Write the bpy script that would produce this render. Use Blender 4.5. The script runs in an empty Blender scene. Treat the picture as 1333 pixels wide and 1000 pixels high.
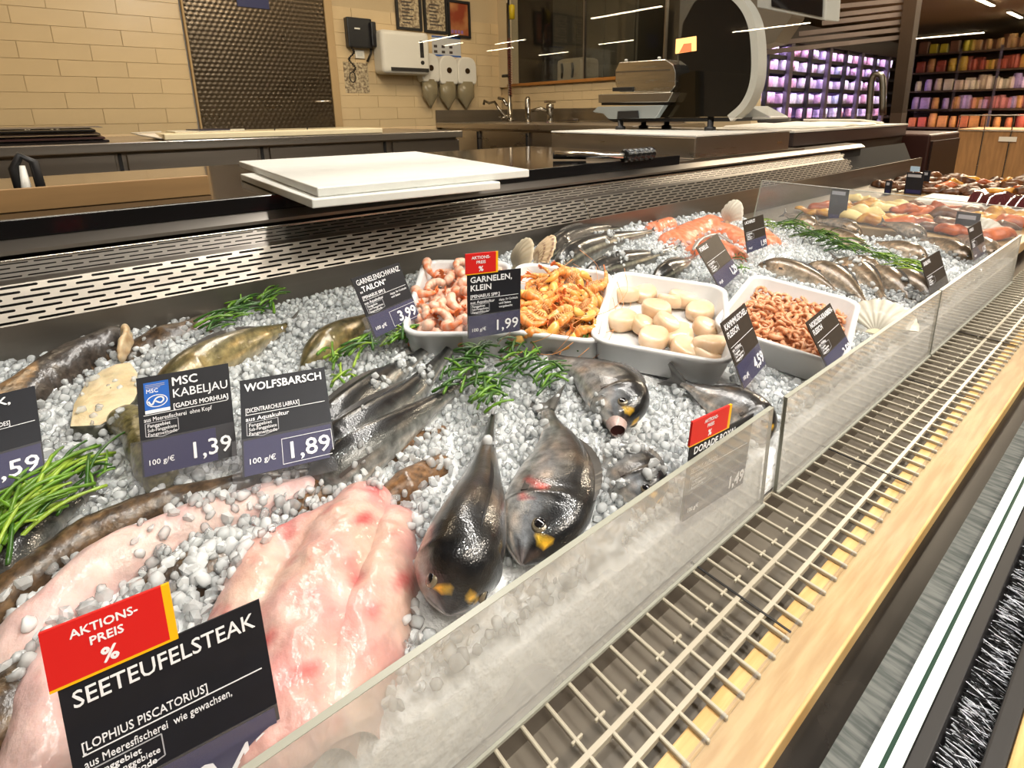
import bpy, bmesh, math, random
import numpy as np
from mathutils import Vector, Matrix, noise
from mathutils.bvhtree import BVHTree
random.seed(7); rng = np.random.default_rng(7)
sc = bpy.context.scene
C = sc.collection
PI = math.pi

# ------------------------------------------------------------------ camera
H = 0.45                                   # eye height above the front deck (deck = z 0)
FLOOR = -0.60; CEIL = 1.98
PP = (694.679, 331.126); FPX = 714.538     # principal point and focal length at 1333 x 1000
V1 = np.array([1575., 136.]); V2 = np.array([75., 152.]); V3 = np.array([724., 3080.])
def _n(v): return v / np.linalg.norm(v)
_c = np.array(PP)
RW = np.stack([-_n(np.array([*(V2-_c), FPX])), _n(np.array([*(V1-_c), FPX])), -_n(np.array([*(V3-_c), FPX]))])
cd = bpy.data.cameras.new('camera'); cam = bpy.data.objects.new('camera', cd); C.objects.link(cam)
cd.sensor_width = 36; cd.lens = FPX / 1333 * 36
cd.shift_x = (666.5 - PP[0]) / 1333; cd.shift_y = (PP[1] - 500) / 1333
cd.clip_start = 0.01
_r = RW @ np.array([1, 0, 0]); _u = RW @ np.array([0, -1, 0]); _b = RW @ np.array([0, 0, -1])
cam.matrix_world = Matrix(((_r[0], _u[0], _b[0], 0), (_r[1], _u[1], _b[1], 0), (_r[2], _u[2], _b[2], H), (0, 0, 0, 1)))
sc.camera = cam

# ------------------------------------------------------------------ light
w = bpy.data.worlds.new('world'); sc.world = w; w.use_nodes = True
w.node_tree.nodes['Background'].inputs[0].default_value = (1.0, 0.86, 0.68, 1)
w.node_tree.nodes['Background'].inputs[1].default_value = 0.12
sc.view_settings.view_transform = 'Standard'; sc.view_settings.look = 'None'
sc.view_settings.gamma = 1; sc.view_settings.use_curve_mapping = False
sc.view_settings.exposure = 0.5
sc.cycles.caustics_reflective = False; sc.cycles.caustics_refractive = False
sc.cycles.max_bounces = 8; sc.cycles.transmission_bounces = 6; sc.cycles.transparent_max_bounces = 20
sc.cycles.glossy_bounces = 4; sc.cycles.diffuse_bounces = 3
sc.cycles.sample_clamp_indirect = 6
def lamp(name, kind, loc, energy, color, size=0.2, size_y=None, aim=None, spot=None):
    d = bpy.data.lights.new(name, kind); d.energy = energy; d.color = color
    if kind == 'AREA':
        d.size = size
        if size_y: d.shape = 'RECTANGLE'; d.size_y = size_y
    else: d.shadow_soft_size = size
    if spot: d.spot_size = math.radians(spot); d.spot_blend = 0.6
    o = bpy.data.objects.new(name, d); C.objects.link(o); o.location = loc
    t = Vector(aim) if aim else Vector((loc[0], loc[1], loc[2]-1))
    o.rotation_euler = (t - Vector(loc)).to_track_quat('-Z', 'Y').to_euler()
    return o
COOL = (1.0, 0.955, 0.89); WARM = (1.0, 0.80, 0.55)
for y in (-0.45, 0.25, 0.95, 1.7, 2.6):
    lamp('counter_spotlight', 'SPOT', (0.22, y, 1.72), 27, COOL, 0.03, aim=(-0.62, y+0.12, 0.1), spot=80)
lamp('counter_fill_light', 'AREA', (-0.50, 0.9, 1.85), 48, COOL, 0.14, 4.2, aim=(-0.55, 0.9, 0.1))  # unseen area lamp added as fill over the counter
for y in (-0.2, 1.2, 2.5):
    lamp('rear_fill_light', 'AREA', (-2.7, y, 1.9), 15, WARM, 0.6, 1.2, aim=(-3.3, y, 0.2))  # unseen warm area lamps added to brighten the rear wall
for x in (1.2, 2.4):
    lamp('shop_fill_light', 'AREA', (x, 1.2, 1.93), 44, (1, 0.90, 0.76), 0.15, 3.0)  # unseen area lamps added to brighten surfaces facing the customer side
lamp('shop_fill_light', 'AREA', (-1.0, 4.0, 1.93), 40, (1, 0.84, 0.62), 0.15, 1.2)  # unseen area lamp added to brighten the slats
lamp('shop_fill_light', 'AREA', (-1.2, 7.2, 1.93), 120, (1, 0.84, 0.62), 0.15, 3.0)  # unseen area lamp added to brighten the shop background
lamp('shop_fill_light', 'AREA', (0.0, 11.3, 1.93), 240, (1, 0.80, 0.55), 0.3, 2.0)  # unseen area lamp added to brighten the far shelves

# ------------------------------------------------------------------ where a point of the photograph lies
def ray(p): return RW @ np.array([p[0]-PP[0], p[1]-PP[1], FPX])
def onz(p, z):
    r = ray(p); k = (z-H)/r[2]; return Vector((r[0]*k, r[1]*k, z))
def onx(p, x):
    r = ray(p); k = x/r[0]; return Vector((x, r[1]*k, H+r[2]*k))
def ony(p, y):
    r = ray(p); k = y/r[1]; return Vector((r[0]*k, y, H+r[2]*k))
BX0, BZ0, BX1, BZ1 = -0.27, 0.062, -0.95, 0.134
BS = (BZ1-BZ0)/(BX1-BX0)
def bedz(x): return BZ0 + (x-BX0)*BS
def bed(p, dz=0.0):
    r = ray(p); k = (BZ0+dz-BS*BX0-H)/(r[2]-BS*r[0]); return Vector((r[0]*k, r[1]*k, H+r[2]*k))

# ------------------------------------------------------------------ materials
def lin(c):
    return tuple((x/12.92 if x <= 0.04045 else ((x+0.055)/1.055)**2.4) for x in c)
def rgb(r, g, b): return lin((r/255, g/255, b/255))
MATS = {}
def mat(name, col=(0.5,0.5,0.5), rough=0.5, metal=0.0, coat=0.0, var=0.0, vscale=20.0, bump=0.0, bscale=60.0, spec=0.5, emit=None, estr=0.0,
        trans=0.0, ior=1.45, sss=0.0, attr=False, col2=None, stretch=None, rvar=0.0, voro=False, coatr=0.08):
    if name in MATS: return MATS[name]
    m = bpy.data.materials.new(name); m.use_nodes = True; nt = m.node_tree; b = nt.nodes['Principled BSDF']; L = nt.links.new
    b.inputs['Base Color'].default_value = (*col, 1); b.inputs['Roughness'].default_value = rough; b.inputs['Metallic'].default_value = metal
    b.inputs['Coat Weight'].default_value = coat; b.inputs['Coat Roughness'].default_value = coatr
    b.inputs['Specular IOR Level'].default_value = spec; b.inputs['IOR'].default_value = ior
    b.inputs['Transmission Weight'].default_value = trans
    if sss: b.inputs['Subsurface Weight'].default_value = sss; b.inputs['Subsurface Radius'].default_value = (0.012, 0.006, 0.004); b.inputs['Subsurface Scale'].default_value = 0.6
    if emit: b.inputs['Emission Color'].default_value = (*emit, 1); b.inputs['Emission Strength'].default_value = estr
    tc = nt.nodes.new('ShaderNodeTexCoord'); mp = nt.nodes.new('ShaderNodeMapping'); L(tc.outputs['Object'], mp.inputs[0])
    if stretch: mp.inputs['Scale'].default_value = stretch
    src = None
    if attr:
        a = nt.nodes.new('ShaderNodeAttribute'); a.attribute_name = 'Col'; src = a.outputs['Color']
    if var or col2:
        nz = nt.nodes.new('ShaderNodeTexNoise'); nz.inputs['Scale'].default_value = vscale; nz.inputs['Detail'].default_value = 6; L(mp.outputs[0], nz.inputs['Vector'])
        mx = nt.nodes.new('ShaderNodeMix'); mx.data_type = 'RGBA'
        rp = nt.nodes.new('ShaderNodeMapRange'); rp.inputs[1].default_value = 0.38; rp.inputs[2].default_value = 0.62
        L(nz.outputs[0], rp.inputs[0]); L(rp.outputs[0], mx.inputs[0])
        if src:
            mx.blend_type = 'MULTIPLY'; mx.inputs[0].default_value = 1
            g = nt.nodes.new('ShaderNodeMapRange'); L(nz.outputs[0], g.inputs[0]); g.inputs[1].default_value = 0.3; g.inputs[2].default_value = 0.7
            g.inputs[3].default_value = 1-var; g.inputs[4].default_value = 1+var
            for lk in list(mx.inputs[0].links): nt.links.remove(lk)
            mx.inputs[0].default_value = 1.0
            L(src, mx.inputs[6]); L(g.outputs[0], mx.inputs[7])
        else:
            c2 = col2 or tuple(x*(1-var) for x in col)
            mx.inputs[6].default_value = (*col, 1); mx.inputs[7].default_value = (*c2, 1)
        src = mx.outputs[2]
        if rvar:
            rr = nt.nodes.new('ShaderNodeMapRange'); L(nz.outputs[0], rr.inputs[0]); rr.inputs[1].default_value = 0.3; rr.inputs[2].default_value = 0.7
            rr.inputs[3].default_value = max(0.02, rough-rvar); rr.inputs[4].default_value = min(1, rough+rvar); L(rr.outputs[0], b.inputs['Roughness'])
    if src: L(src, b.inputs['Base Color'])
    if bump:
        if voro:
            t = nt.nodes.new('ShaderNodeTexVoronoi'); t.inputs['Scale'].default_value = bscale; o_ = t.outputs['Distance']
        else:
            t = nt.nodes.new('ShaderNodeTexNoise'); t.inputs['Scale'].default_value = bscale; t.inputs['Detail'].default_value = 4; o_ = t.outputs[0]
        L(mp.outputs[0], t.inputs['Vector'])
        bp = nt.nodes.new('ShaderNodeBump'); bp.inputs['Strength'].default_value = bump; bp.inputs['Distance'].default_value = 0.002 if bscale > 100 else 0.01
        L(o_, bp.inputs['Height']); L(bp.outputs[0], b.inputs['Normal'])
        if coat: L(bp.outputs[0], b.inputs['Coat Normal'])
    MATS[name] = m; return m
def sheet(name, tint, haze, hazecol, gloss=0.035, grough=0.05):
    """thin clear plastic or glass: mostly see-through, a little milky, mirror-like at a slant"""
    if name in MATS: return MATS[name]
    m = bpy.data.materials.new(name); m.use_nodes = True; nt = m.node_tree; nt.nodes.clear(); N = nt.nodes.new; L = nt.links.new
    out = N('ShaderNodeOutputMaterial'); tr = N('ShaderNodeBsdfTransparent'); tr.inputs[0].default_value = (*tint, 1)
    df = N('ShaderNodeBsdfDiffuse'); df.inputs[0].default_value = (*hazecol, 1); gl = N('ShaderNodeBsdfGlossy'); gl.inputs['Roughness'].default_value = grough
    m1 = N('ShaderNodeMixShader'); m2 = N('ShaderNodeMixShader'); fr = N('ShaderNodeLayerWeight'); fr.inputs[0].default_value = 0.5; pw = N('ShaderNodeMath'); pw.operation = 'POWER'; pw.inputs[1].default_value = 5.0; L(fr.outputs['Facing'], pw.inputs[0])
    tx = N('ShaderNodeTexNoise'); tx.inputs['Scale'].default_value = 9; tc = N('ShaderNodeTexCoord'); L(tc.outputs['Object'], tx.inputs['Vector'])
    mr = N('ShaderNodeMapRange'); mr.inputs[1].default_value = 0.3; mr.inputs[2].default_value = 0.7; mr.inputs[3].default_value = haze*0.75; mr.inputs[4].default_value = haze*1.25
    L(tx.outputs[0], mr.inputs[0]); L(mr.outputs[0], m1.inputs[0]); L(tr.outputs[0], m1.inputs[1]); L(df.outputs[0], m1.inputs[2])
    mul = N('ShaderNodeMath'); mul.operation = 'MULTIPLY_ADD'; mul.inputs[1].default_value = 0.9; mul.inputs[2].default_value = gloss; L(pw.outputs[0], mul.inputs[0])
    L(mul.outputs[0], m2.inputs[0]); L(m1.outputs[0], m2.inputs[1]); L(gl.outputs[0], m2.inputs[2]); L(m2.outputs[0], out.inputs[0])
    MATS[name] = m; return m
def glow(name, col, s):
    return mat(name, (0.8,0.8,0.8), 0.5, emit=col, estr=s)

# ------------------------------------------------------------------ mesh helpers
class MB:
    def __init__(s): s.v = []; s.f = []; s.c = []
    def add(s, vs, fs, cols=None):
        o = len(s.v); s.v += [tuple(x) for x in vs]; s.f += [tuple(i+o for i in f) for f in fs]
        s.c += list(cols) if cols is not None else [(1,1,1)]*len(vs)
        return s
    def box(s, a, b):
        x0,y0,z0 = a; x1,y1,z1 = b
        vs = [(x0,y0,z0),(x1,y0,z0),(x1,y1,z0),(x0,y1,z0),(x0,y0,z1),(x1,y0,z1),(x1,y1,z1),(x0,y1,z1)]
        return s.add(vs, [(3,2,1,0),(4,5,6,7),(0,1,5,4),(1,2,6,5),(2,3,7,6),(3,0,4,7)])
    def obox(s, M, a, b):
        t = MB().box(a, b); return s.add([M @ Vector(v) for v in t.v], t.f)
    def loft(s, rings, cap=True, closed=True, cols=None):
        n = len(rings[0]); vs = [p for r in rings for p in r]; fs = []
        for i in range(len(rings)-1):
            for j in range(n if closed else n-1):
                k = (j+1) % n; fs.append((i*n+j, i*n+k, (i+1)*n+k, (i+1)*n+j))
        if cap and closed:
            fs.append(tuple(range(n-1, -1, -1))); o = (len(rings)-1)*n; fs.append(tuple(o+j for j in range(n)))
        return s.add(vs, fs, cols)
    def tube(s, path, rad, n=8, cap=True, cols=None):
        path = [Vector(p) for p in path]; rad = rad if hasattr(rad, '__len__') else [rad]*len(path); rings = []
        up = Vector((0,0,1)); prev = None
        for i, p in enumerate(path):
            t = (path[min(i+1,len(path)-1)] - path[max(i-1,0)]).normalized()
            if prev is None:
                a = t.cross(up);
                if a.length < 1e-3: a = t.cross(Vector((1,0,0)))
            else: a = prev - t*prev.dot(t)
            a.normalize(); prev = a; b = t.cross(a)
            rings.append([p + (a*math.cos(q) + b*math.sin(q))*rad[i] for q in [2*PI*k/n for k in range(n)]])
        return s.loft(rings, cap)
    def lathe(s, prof, n=24, M=None):
        rings = [[Vector((r*math.cos(2*PI*k/n), r*math.sin(2*PI*k/n), z)) for k in range(n)] for r, z in prof]
        if M: rings = [[M @ p for p in r] for r in rings]
        return s.loft(rings, True)
    def prism(s, poly, d):
        """poly: list of 3D points, d: Vector thickness"""
        n = len(poly); d = Vector(d); a = [Vector(p) for p in poly]; b = [p + d for p in a]
        return s.add(a+b, [tuple(range(n)), tuple(range(2*n-1, n-1, -1))] + [(i, i+n, (i+1) % n + n, (i+1) % n) for i in range(n)])
    def mesh(s, name, smooth=False, bevel=0.0, seg=2, attr=False):
        me = bpy.data.meshes.new(name); me.from_pydata(s.v, [], s.f); me.validate()
        if attr:
            ca = me.color_attributes.new('Col', 'FLOAT_COLOR', 'POINT')
            arr = np.ones((len(s.v), 4), np.float32); arr[:, :3] = np.array(s.c, np.float32); ca.data.foreach_set('color', arr.ravel())
        if bevel:
            bm = bmesh.new(); bm.from_mesh(me); bmesh.ops.remove_doubles(bm, verts=bm.verts, dist=1e-6)
            bmesh.ops.bevel(bm, geom=[e for e in bm.edges if len(e.link_faces) == 2 and e.calc_face_angle(0) > 0.5], offset=bevel, segments=seg, profile=0.5, affect='EDGES', clamp_overlap=True)
            bmesh.ops.recalc_face_normals(bm, faces=bm.faces); bm.to_mesh(me); bm.free()
        if not attr and not bevel:
            bm = bmesh.new(); bm.from_mesh(me); bmesh.ops.recalc_face_normals(bm, faces=bm.faces); bm.to_mesh(me); bm.free()
        if smooth: me.polygons.foreach_set('use_smooth', [True]*len(me.polygons))
        return me
    def build(s, name, m, parent=None, smooth=False, bevel=0.0, seg=2, attr=False, kind=None):
        return link(name, s.mesh(name, smooth, bevel, seg, attr), m, parent, kind)
def link(name, me, m, parent=None, kind=None):
    if m and not me.materials: me.materials.append(m)
    o = bpy.data.objects.new(name, me); C.objects.link(o)
    if parent:
        o.parent = parent; o.matrix_parent_inverse = Matrix.Translation(parent_origin(parent)).inverted()
    if kind: o['kind'] = kind
    return o
def parent_origin(p):
    v = Vector((0,0,0)); q = p
    if q.type == 'EMPTY': v = Vector(q.location)
    return v
def T(o, label, cat, group=None, kind=None):
    o['label'] = label; o['category'] = cat
    if group: o['group'] = group
    if kind: o['kind'] = kind
    return o
def thing(name, loc, label, cat, group=None):
    o = bpy.data.objects.new(name, None); C.objects.link(o); o.location = loc; o.empty_display_size = 0.05
    return T(o, label, cat, group)
def struct(name, mb, m, parent=None, **k):
    o = mb.build(name, m, parent, **k)
    if not parent: o['kind'] = 'structure'
    return o
def copy_tree(o, parent=None):
    c = o.copy(); C.objects.link(c); c.parent = parent
    for ch in o.children: copy_tree(ch, c)
    return c
def spline(pts, n):
    pts = [Vector(p) for p in pts]
    if len(pts) == 2: return [pts[0].lerp(pts[1], i/(n-1)) for i in range(n)]
    P = [pts[0]*2-pts[1]] + pts + [pts[-1]*2-pts[-2]]; out = []; m = len(pts)-1
    for i in range(n):
        t = i/(n-1)*m; k = min(int(t), m-1); t -= k; a, b, c, d = P[k:k+4]
        out.append(0.5*((2*b) + (c-a)*t + (2*a-5*b+4*c-d)*t*t + (3*b-a-3*c+d)*t**3))
    return out
def interp(tab, u):
    xs, ys = zip(*tab); return float(np.interp(u, xs, ys))
def smoothtab(tab, u):
    xs, ys = zip(*tab)
    for i in range(len(xs)-1):
        if u <= xs[i+1]:
            t = (u-xs[i])/(xs[i+1]-xs[i]); t = max(0, min(1, t)); m = lambda j: (ys[min(j+1,len(ys)-1)]-ys[max(j-1,0)])/(xs[min(j+1,len(xs)-1)]-xs[max(j-1,0)])
            h = xs[i+1]-xs[i]; a, b = ys[i], ys[i+1]; t2 = t*t; t3 = t2*t
            return (2*t3-3*t2+1)*a + (t3-2*t2+t)*h*m(i) + (-2*t3+3*t2)*b + (t3-t2)*h*m(i+1)
    return ys[-1]
# lettering: flat mesh from the built-in typeface, cached
_txt = {}
def text_mesh(body, size, bold=0.0, width=None, align='LEFT'):
    cu = bpy.data.curves.new('lettering', 'FONT'); cu.body = body; cu.size = size; cu.align_x = align; cu.resolution_u = 2; cu.extrude = 0.00006
    ob = bpy.data.objects.new('lettering', cu); C.objects.link(ob)
    me = bpy.data.meshes.new_from_object(ob); bpy.data.objects.remove(ob); bpy.data.curves.remove(cu)
    if bold and len(me.vertices):
        nv = len(me.vertices); co = np.empty(nv*3); me.vertices.foreach_get('co', co); co = co.reshape(-1, 3); fs = [tuple(q.vertices) for q in me.polygons]; s_ = bold*size*2.1
        allv = np.concatenate([co+np.array((d[0]*s_,d[1]*s_,k_*.00004)) for k_, d in enumerate(((1,0),(-1,0),(0,1),(0,-1)))]); allf = [tuple(i+k*nv for i in f) for k in range(4) for f in fs]
        m2 = bpy.data.meshes.new('lettering'); m2.from_pydata(allv.tolist(), [], allf); bpy.data.meshes.remove(me); me = m2
    if width and len(me.vertices):
        co = np.empty(len(me.vertices)*3); me.vertices.foreach_get('co', co); co = co.reshape(-1, 3)
        k = width/max(1e-6, (co[:,0].max()-co[:,0].min()))
        if k < 1: co[:,0] *= k; co = co.copy(); me.vertices.foreach_set('co', co.ravel())
    return me
def lettering(name, body, M, u, v, size, m, parent, bold=0.012, width=None, align='LEFT', w_=0.0006):
    if width and len(body)*size*.55 > width*1.05: bold *= .35
    me = text_mesh(body, size, bold, width, align); me.transform(M @ Matrix.Translation((u, v, w_)))
    return link(name, me, m, parent)

# ================================================================== the place
m_tile = mat('tile_cream', rgb(224,198,156), 0.22, var=0.08, vscale=3)
m_grout = mat('grout', rgb(204,182,146), 0.8)
m_steel = mat('brushed_steel', (0.46,0.43,0.39), 0.30, 1.0, var=0.03, vscale=6, stretch=(1,0.15,6), rvar=0.04)
m_steel_d = mat('dull_steel', (0.30,0.265,0.225), 0.36, 1.0, var=0.08, vscale=5, stretch=(1,0.2,5), rvar=0.06)
m_steel_b = mat('bright_steel', (0.66,0.62,0.56), 0.24, 1.0, var=0.15, vscale=8, stretch=(1,0.1,8), rvar=0.05)
m_panel = mat('panel_steel', (0.27,0.245,0.215), 0.42, 1.0, var=0.08, vscale=6, stretch=(1,0.15,6), rvar=0.06)
m_black = mat('black_gloss', (0.006,0.006,0.007), 0.12, coat=0.4)
m_blackm = mat('black_matt', (0.012,0.011,0.011), 0.5)
m_dark = mat('dark_void', (0.010,0.009,0.008), 0.8)
m_white = mat('white_plastic', rgb(232,228,218), 0.35)
m_board = mat('board_plastic', rgb(208,208,202), 0.42, var=0.05, vscale=25, bump=0.08, bscale=180)
m_beech = mat('beech_wood', rgb(200,168,114), 0.42, col2=rgb(184,146,90), vscale=9, stretch=(14,1.2,1), bump=0.06, bscale=120)
m_plaster = mat('plaster', rgb(214,196,164), 0.8)
m_floor = mat('floor_stone', rgb(120,104,86), 0.3, var=0.2, vscale=3)
m_ceil = mat('ceiling_paint', rgb(140,120,94), 0.9)
m_brownwall = mat('brown_panel', rgb(70,52,38), 0.6, var=0.2, vscale=4)
m_clear = sheet('clear_acrylic', (0.95,0.95,0.94), 0.30, (0.70,0.69,0.66))
m_clear2 = sheet('clear_acrylic_thin', (0.95,0.96,0.97), 0.07, (0.75,0.75,0.78))
m_glass = sheet('window_glass', (0.93,0.94,0.93), 0.0, (0.5,0.5,0.5), gloss=0.035, grough=0.0)
m_hold = sheet('card_holder_film', (0.97,0.97,0.98), 0.03, (0.8,0.8,0.85))

# floor and ceiling and outer walls
struct('floor', MB().box((-6.5,-3.2,FLOOR-0.05), (13.2,26,FLOOR)), m_floor)
struct('ceiling', MB().box((-6.5,-3.2,CEIL), (13.2,26,CEIL+0.05)), m_ceil)
struct('wall_customer_side', MB().box((13.15,-3.2,FLOOR), (13.2,26,CEIL)), m_plaster)
struct('wall_behind_camera', MB().box((-6.5,-3.2,FLOOR), (13.2,-3.15,CEIL)), m_plaster)
struct('wall_far', MB().box((-6.5,25.95,FLOOR), (13.2,26,CEIL)), m_brownwall)
struct('wall_outer', MB().box((-6.5,3.2,FLOOR), (-6.45,26,CEIL)), m_brownwall)

# ---- tiled rear wall with the hammered metal door
WX = -4.0
DY0, DY1 = 0.675, 1.50
wb = struct('wall_rear', MB().box((WX-0.1,-3.2,FLOOR), (WX-0.006,DY0-0.02,CEIL)).box((WX-0.1,DY1+0.06,FLOOR), (WX-0.006,3.1,CEIL)).box((WX-0.1,DY0-0.02,1.55), (WX-0.006,DY1+0.06,CEIL)), m_grout)
TH, TW = 0.0845, 0.30
def tile_mesh(w_, h_):
    return MB().box((-0.006,0.001,0.001), (0,w_-0.001,h_-0.001)).mesh('tile', bevel=0.0008, seg=1)
tm = {}
def put_tile(parent, M, w_, h_):
    k = (round(w_,3), round(h_,3))
    if k not in tm: tm[k] = tile_mesh(*k); tm[k].materials.append(m_tile)
    o = bpy.data.objects.new('tile', tm[k]); C.objects.link(o); o.parent = parent; o.matrix_local = M
z0 = 0.491 - TH*3
for r in range(11):
    z = z0 + r*TH; y = -1.30 + (TW/2 if r % 2 else 0)
    while y < 3.0:
        a, b = y, min(y+TW, 3.0)
        for lo, hi in ((-1.30, DY0-0.02), (DY1+0.06, 3.0)):
            p, q = max(a, lo), min(b, hi)
            if q-p > 0.02 and z > 0.2: put_tile(wb, Matrix.Translation((WX, p, z)), q-p, TH)
        y += TW

# door: dimpled sheet metal leaf, painted frame, lever and blue notice
m_door = mat('hammered_door', (0.11,0.083,0.056), 0.30, 1.0, var=0.2, vscale=4, rvar=0.06)
m_frame = mat('door_frame_paint', rgb(190,160,116), 0.5)
dl = MB(); dn = 34; dm = 52
zt = 1.5; zb = FLOOR
vs = []; fs = []
NY, NZ = 104, 150
for i in range(NZ+1):
    for j in range(NY+1):
        y = DY0 + (DY1-DY0)*j/NY; z = 0.25 + (zt-0.25)*i/NZ
        py = (y-DY0)/0.0305; pz = (z-0.25)/0.0264; off = 0.5*(int(math.floor(pz)) % 2)
        d = math.hypot((py+off) % 1 - 0.5, pz % 1 - 0.5)
        vs.append((WX + 0.018 + 0.0035*max(0, math.cos(min(d*2.1,1)*PI/2)), y, z))
for i in range(NZ):
    for j in range(NY): a = i*(NY+1)+j; fs.append((a, a+1, a+NY+2, a+NY+1))
door = MB().box((WX-0.03,DY0,FLOOR), (WX+0.016,DY1,zt)).add(vs, fs).build('door_1', m_door, smooth=False); door['kind'] = 'structure'
door.data.polygons.foreach_set('use_smooth', [len(p.vertices) == 4 and p.area < 0.001 for p in door.data.polygons])
MB().box((WX-0.02,DY1,FLOOR), (WX+0.035,DY1+0.055,zt+0.05)).box((WX-0.02,DY0-0.012,FLOOR), (WX+0.02,DY0,zt+0.05)).box((WX-0.02,DY0,zt), (WX+0.03,DY1,zt+0.05)).build('door_frame', m_frame, door, bevel=0.004)
MB().tube([(WX+0.015,1.47,0.535),(WX+0.06,1.47,0.535),(WX+0.062,1.455,0.535),(WX+0.062,1.36,0.532)], 0.008).build('door_handle', m_steel_b, door, smooth=True)
n0_, n1_ = onx((309,8), WX+0.027), onx((347,-20), WX+0.027)
nb = MB().box((WX+0.024,n0_.y,n0_.z), (WX+0.027,n1_.y,n1_.z)).build('notice_plate', mat('notice_blue', rgb(40,44,92), 0.5), door)

# ---- cross wall with the window above the sink
YW = 3.0
wc = struct('wall_window', MB().box((WX,YW+0.006,FLOOR), (-1.66,YW+0.1,0.655)), m_grout)
struct('trim_1', MB().box((WX+0.12,YW-0.03,0.655), (-1.66,YW+0.10,0.678)), mat('sill_wood', rgb(176,116,52), 0.4, var=0.15, vscale=12, stretch=(1,8,1)), bevel=0.003)
struct('trim_2', MB().box((WX-0.006,YW-0.02,0.655), (WX+0.12,YW+0.1,CEIL)), m_plaster)
for r in range(4):
    z = 0.405 + r*TH*0.75; x = WX + (0.1 if r % 2 else 0)
    while x < -1.7:
        put_tile(wc, Matrix.Translation((min(x+0.2,-1.66), YW, z)) @ Matrix.Rotation(PI/2, 4, 'Z'), min(0.2, -1.66-x), min(TH*0.75, 0.655-z))
        x += 0.2
win = struct('window_1', MB().box((WX+0.12,YW+0.03,0.678), (-1.66,YW+0.038,CEIL)), m_glass)
for x in (-3.02, -2.30):
    MB().box((x-0.006,YW+0.022,0.678), (x+0.006,YW+0.046,CEIL)).build('mullion', m_steel_d, win)
# dark back room behind the glass
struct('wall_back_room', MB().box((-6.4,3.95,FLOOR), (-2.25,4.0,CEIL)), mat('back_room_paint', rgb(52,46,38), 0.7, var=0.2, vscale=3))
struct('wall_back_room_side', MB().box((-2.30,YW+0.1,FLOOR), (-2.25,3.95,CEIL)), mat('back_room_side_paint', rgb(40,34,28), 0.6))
lk = thing('tall_locker', (-3.6,3.75,FLOOR), 'dark grey metal locker in the unlit room behind the sink window', 'locker')
m_lock = mat('locker_grey', rgb(78,74,64), 0.5)
MB().box((-4.0,3.60,FLOOR), (-3.0,3.94,1.45)).build('body', m_lock, lk, bevel=0.01)
for i in range(3): MB().box((-3.98+i*0.33,3.585,FLOOR+0.1), (-3.68+i*0.33,3.60,1.42)).build('door', m_lock, lk, bevel=0.004)
wsh = T(MB().box((-3.9,YW+0.11,FLOOR), (-2.35,YW+0.42,0.655)).build('low_cabinet', m_lock, bevel=0.005), 'low dark cabinet behind the window sill', 'cabinet')
bx = thing('steel_canister', (-3.36,3.25,0.656), 'pale rounded steel canister glimpsed through the sink window', 'canister')
MB().box((-3.50,3.18,0.656), (-3.20,3.40,0.86)).build('body', mat('canister', rgb(150,140,120), 0.4), bx, bevel=0.04, seg=3)
for dx in (-3.42,-3.30): MB().tube([(dx,3.178,0.82),(dx+0.02,3.165,0.77),(dx,3.178,0.71)], 0.010).build('handle', m_blackm, bx, smooth=True)

# ---- rear worktop
RXF, RZ, REND = -3.05, 0.3375, 1.97
rc = thing('rear_counter', (-3.4,0.5,FLOOR), 'long stainless steel rear counter with a row of cupboards in front of the tiled wall', 'counter')
MB().box((WX+0.004,-1.4,RZ-0.042), (RXF,REND,RZ)).build('worktop', m_steel, rc, bevel=0.004)
MB().box((WX+0.02,-1.4,FLOOR+0.1), (RXF-0.05,REND-0.02,RZ-0.042)).build('body', m_steel_d, rc)
def Yat(px, x=RXF-0.04): return onx((px, 205), x).y
for a, b in ((-60,150),(165,336),(352,497),(512,598)):
    y0, y1 = Yat(a), Yat(b)
    MB().box((RXF-0.052,y0,FLOOR+0.16), (RXF-0.034,y1,RZ-0.055)).build('door', m_steel_d, rc, bevel=0.003)
for px in (158, 344, 504):
    y = Yat(px); MB().box((RXF-0.052,y-0.012,FLOOR+0.16), (RXF-0.044,y+0.002,RZ-0.05)).build('door_gap_strip', m_blackm, rc)
for i in (-1.2,0.3,1.9): MB().box((RXF-0.2,i-0.03,FLOOR), (RXF-0.14,i+0.03,FLOOR+0.1)).build('leg', m_steel_d, rc)

# things on it
def rear(px, py, x): 
    v = onx((px, py), x); return v
tr = thing('stacked_black_trays', (-3.35,-0.35,RZ), 'pile of shallow black trays lying on the rear counter', 'trays')
for i, (dz, dx, col) in enumerate(((0.0,0,(30,22,24)),(0.014,0.01,(60,36,36)),(0.03,0.015,(38,26,30)),(0.046,0.0,(20,18,20)))):
    y1 = Yat(146 - i*5, -3.2); t = MB()
    t.box((-3.62+dx,-0.85,RZ+dz), (-3.14+dx,y1,RZ+dz+0.011)); t.build('tray', mat(f'tray_{i}', rgb(*col), 0.25), tr, bevel=0.004)
for px in (33,38,68,75):
    v = onx((px,170), -3.2); MB().lathe([(0.001,0.0),(0.006,0.001),(0.006,0.004),(0.001,0.005)], 12, Matrix.Translation((-3.2,v.y,RZ+0.057))).build('stud', m_steel_b, tr, smooth=True)
sh = T(MB().box((-3.75,-0.9,RZ+0.062), (-3.3,Yat(140,-3.4),RZ+0.064)).build('grey_liner_sheet', mat('liner', rgb(130,120,112), 0.5)), 'thin grey sheet on top of the black tray pile', 'sheet')
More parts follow.
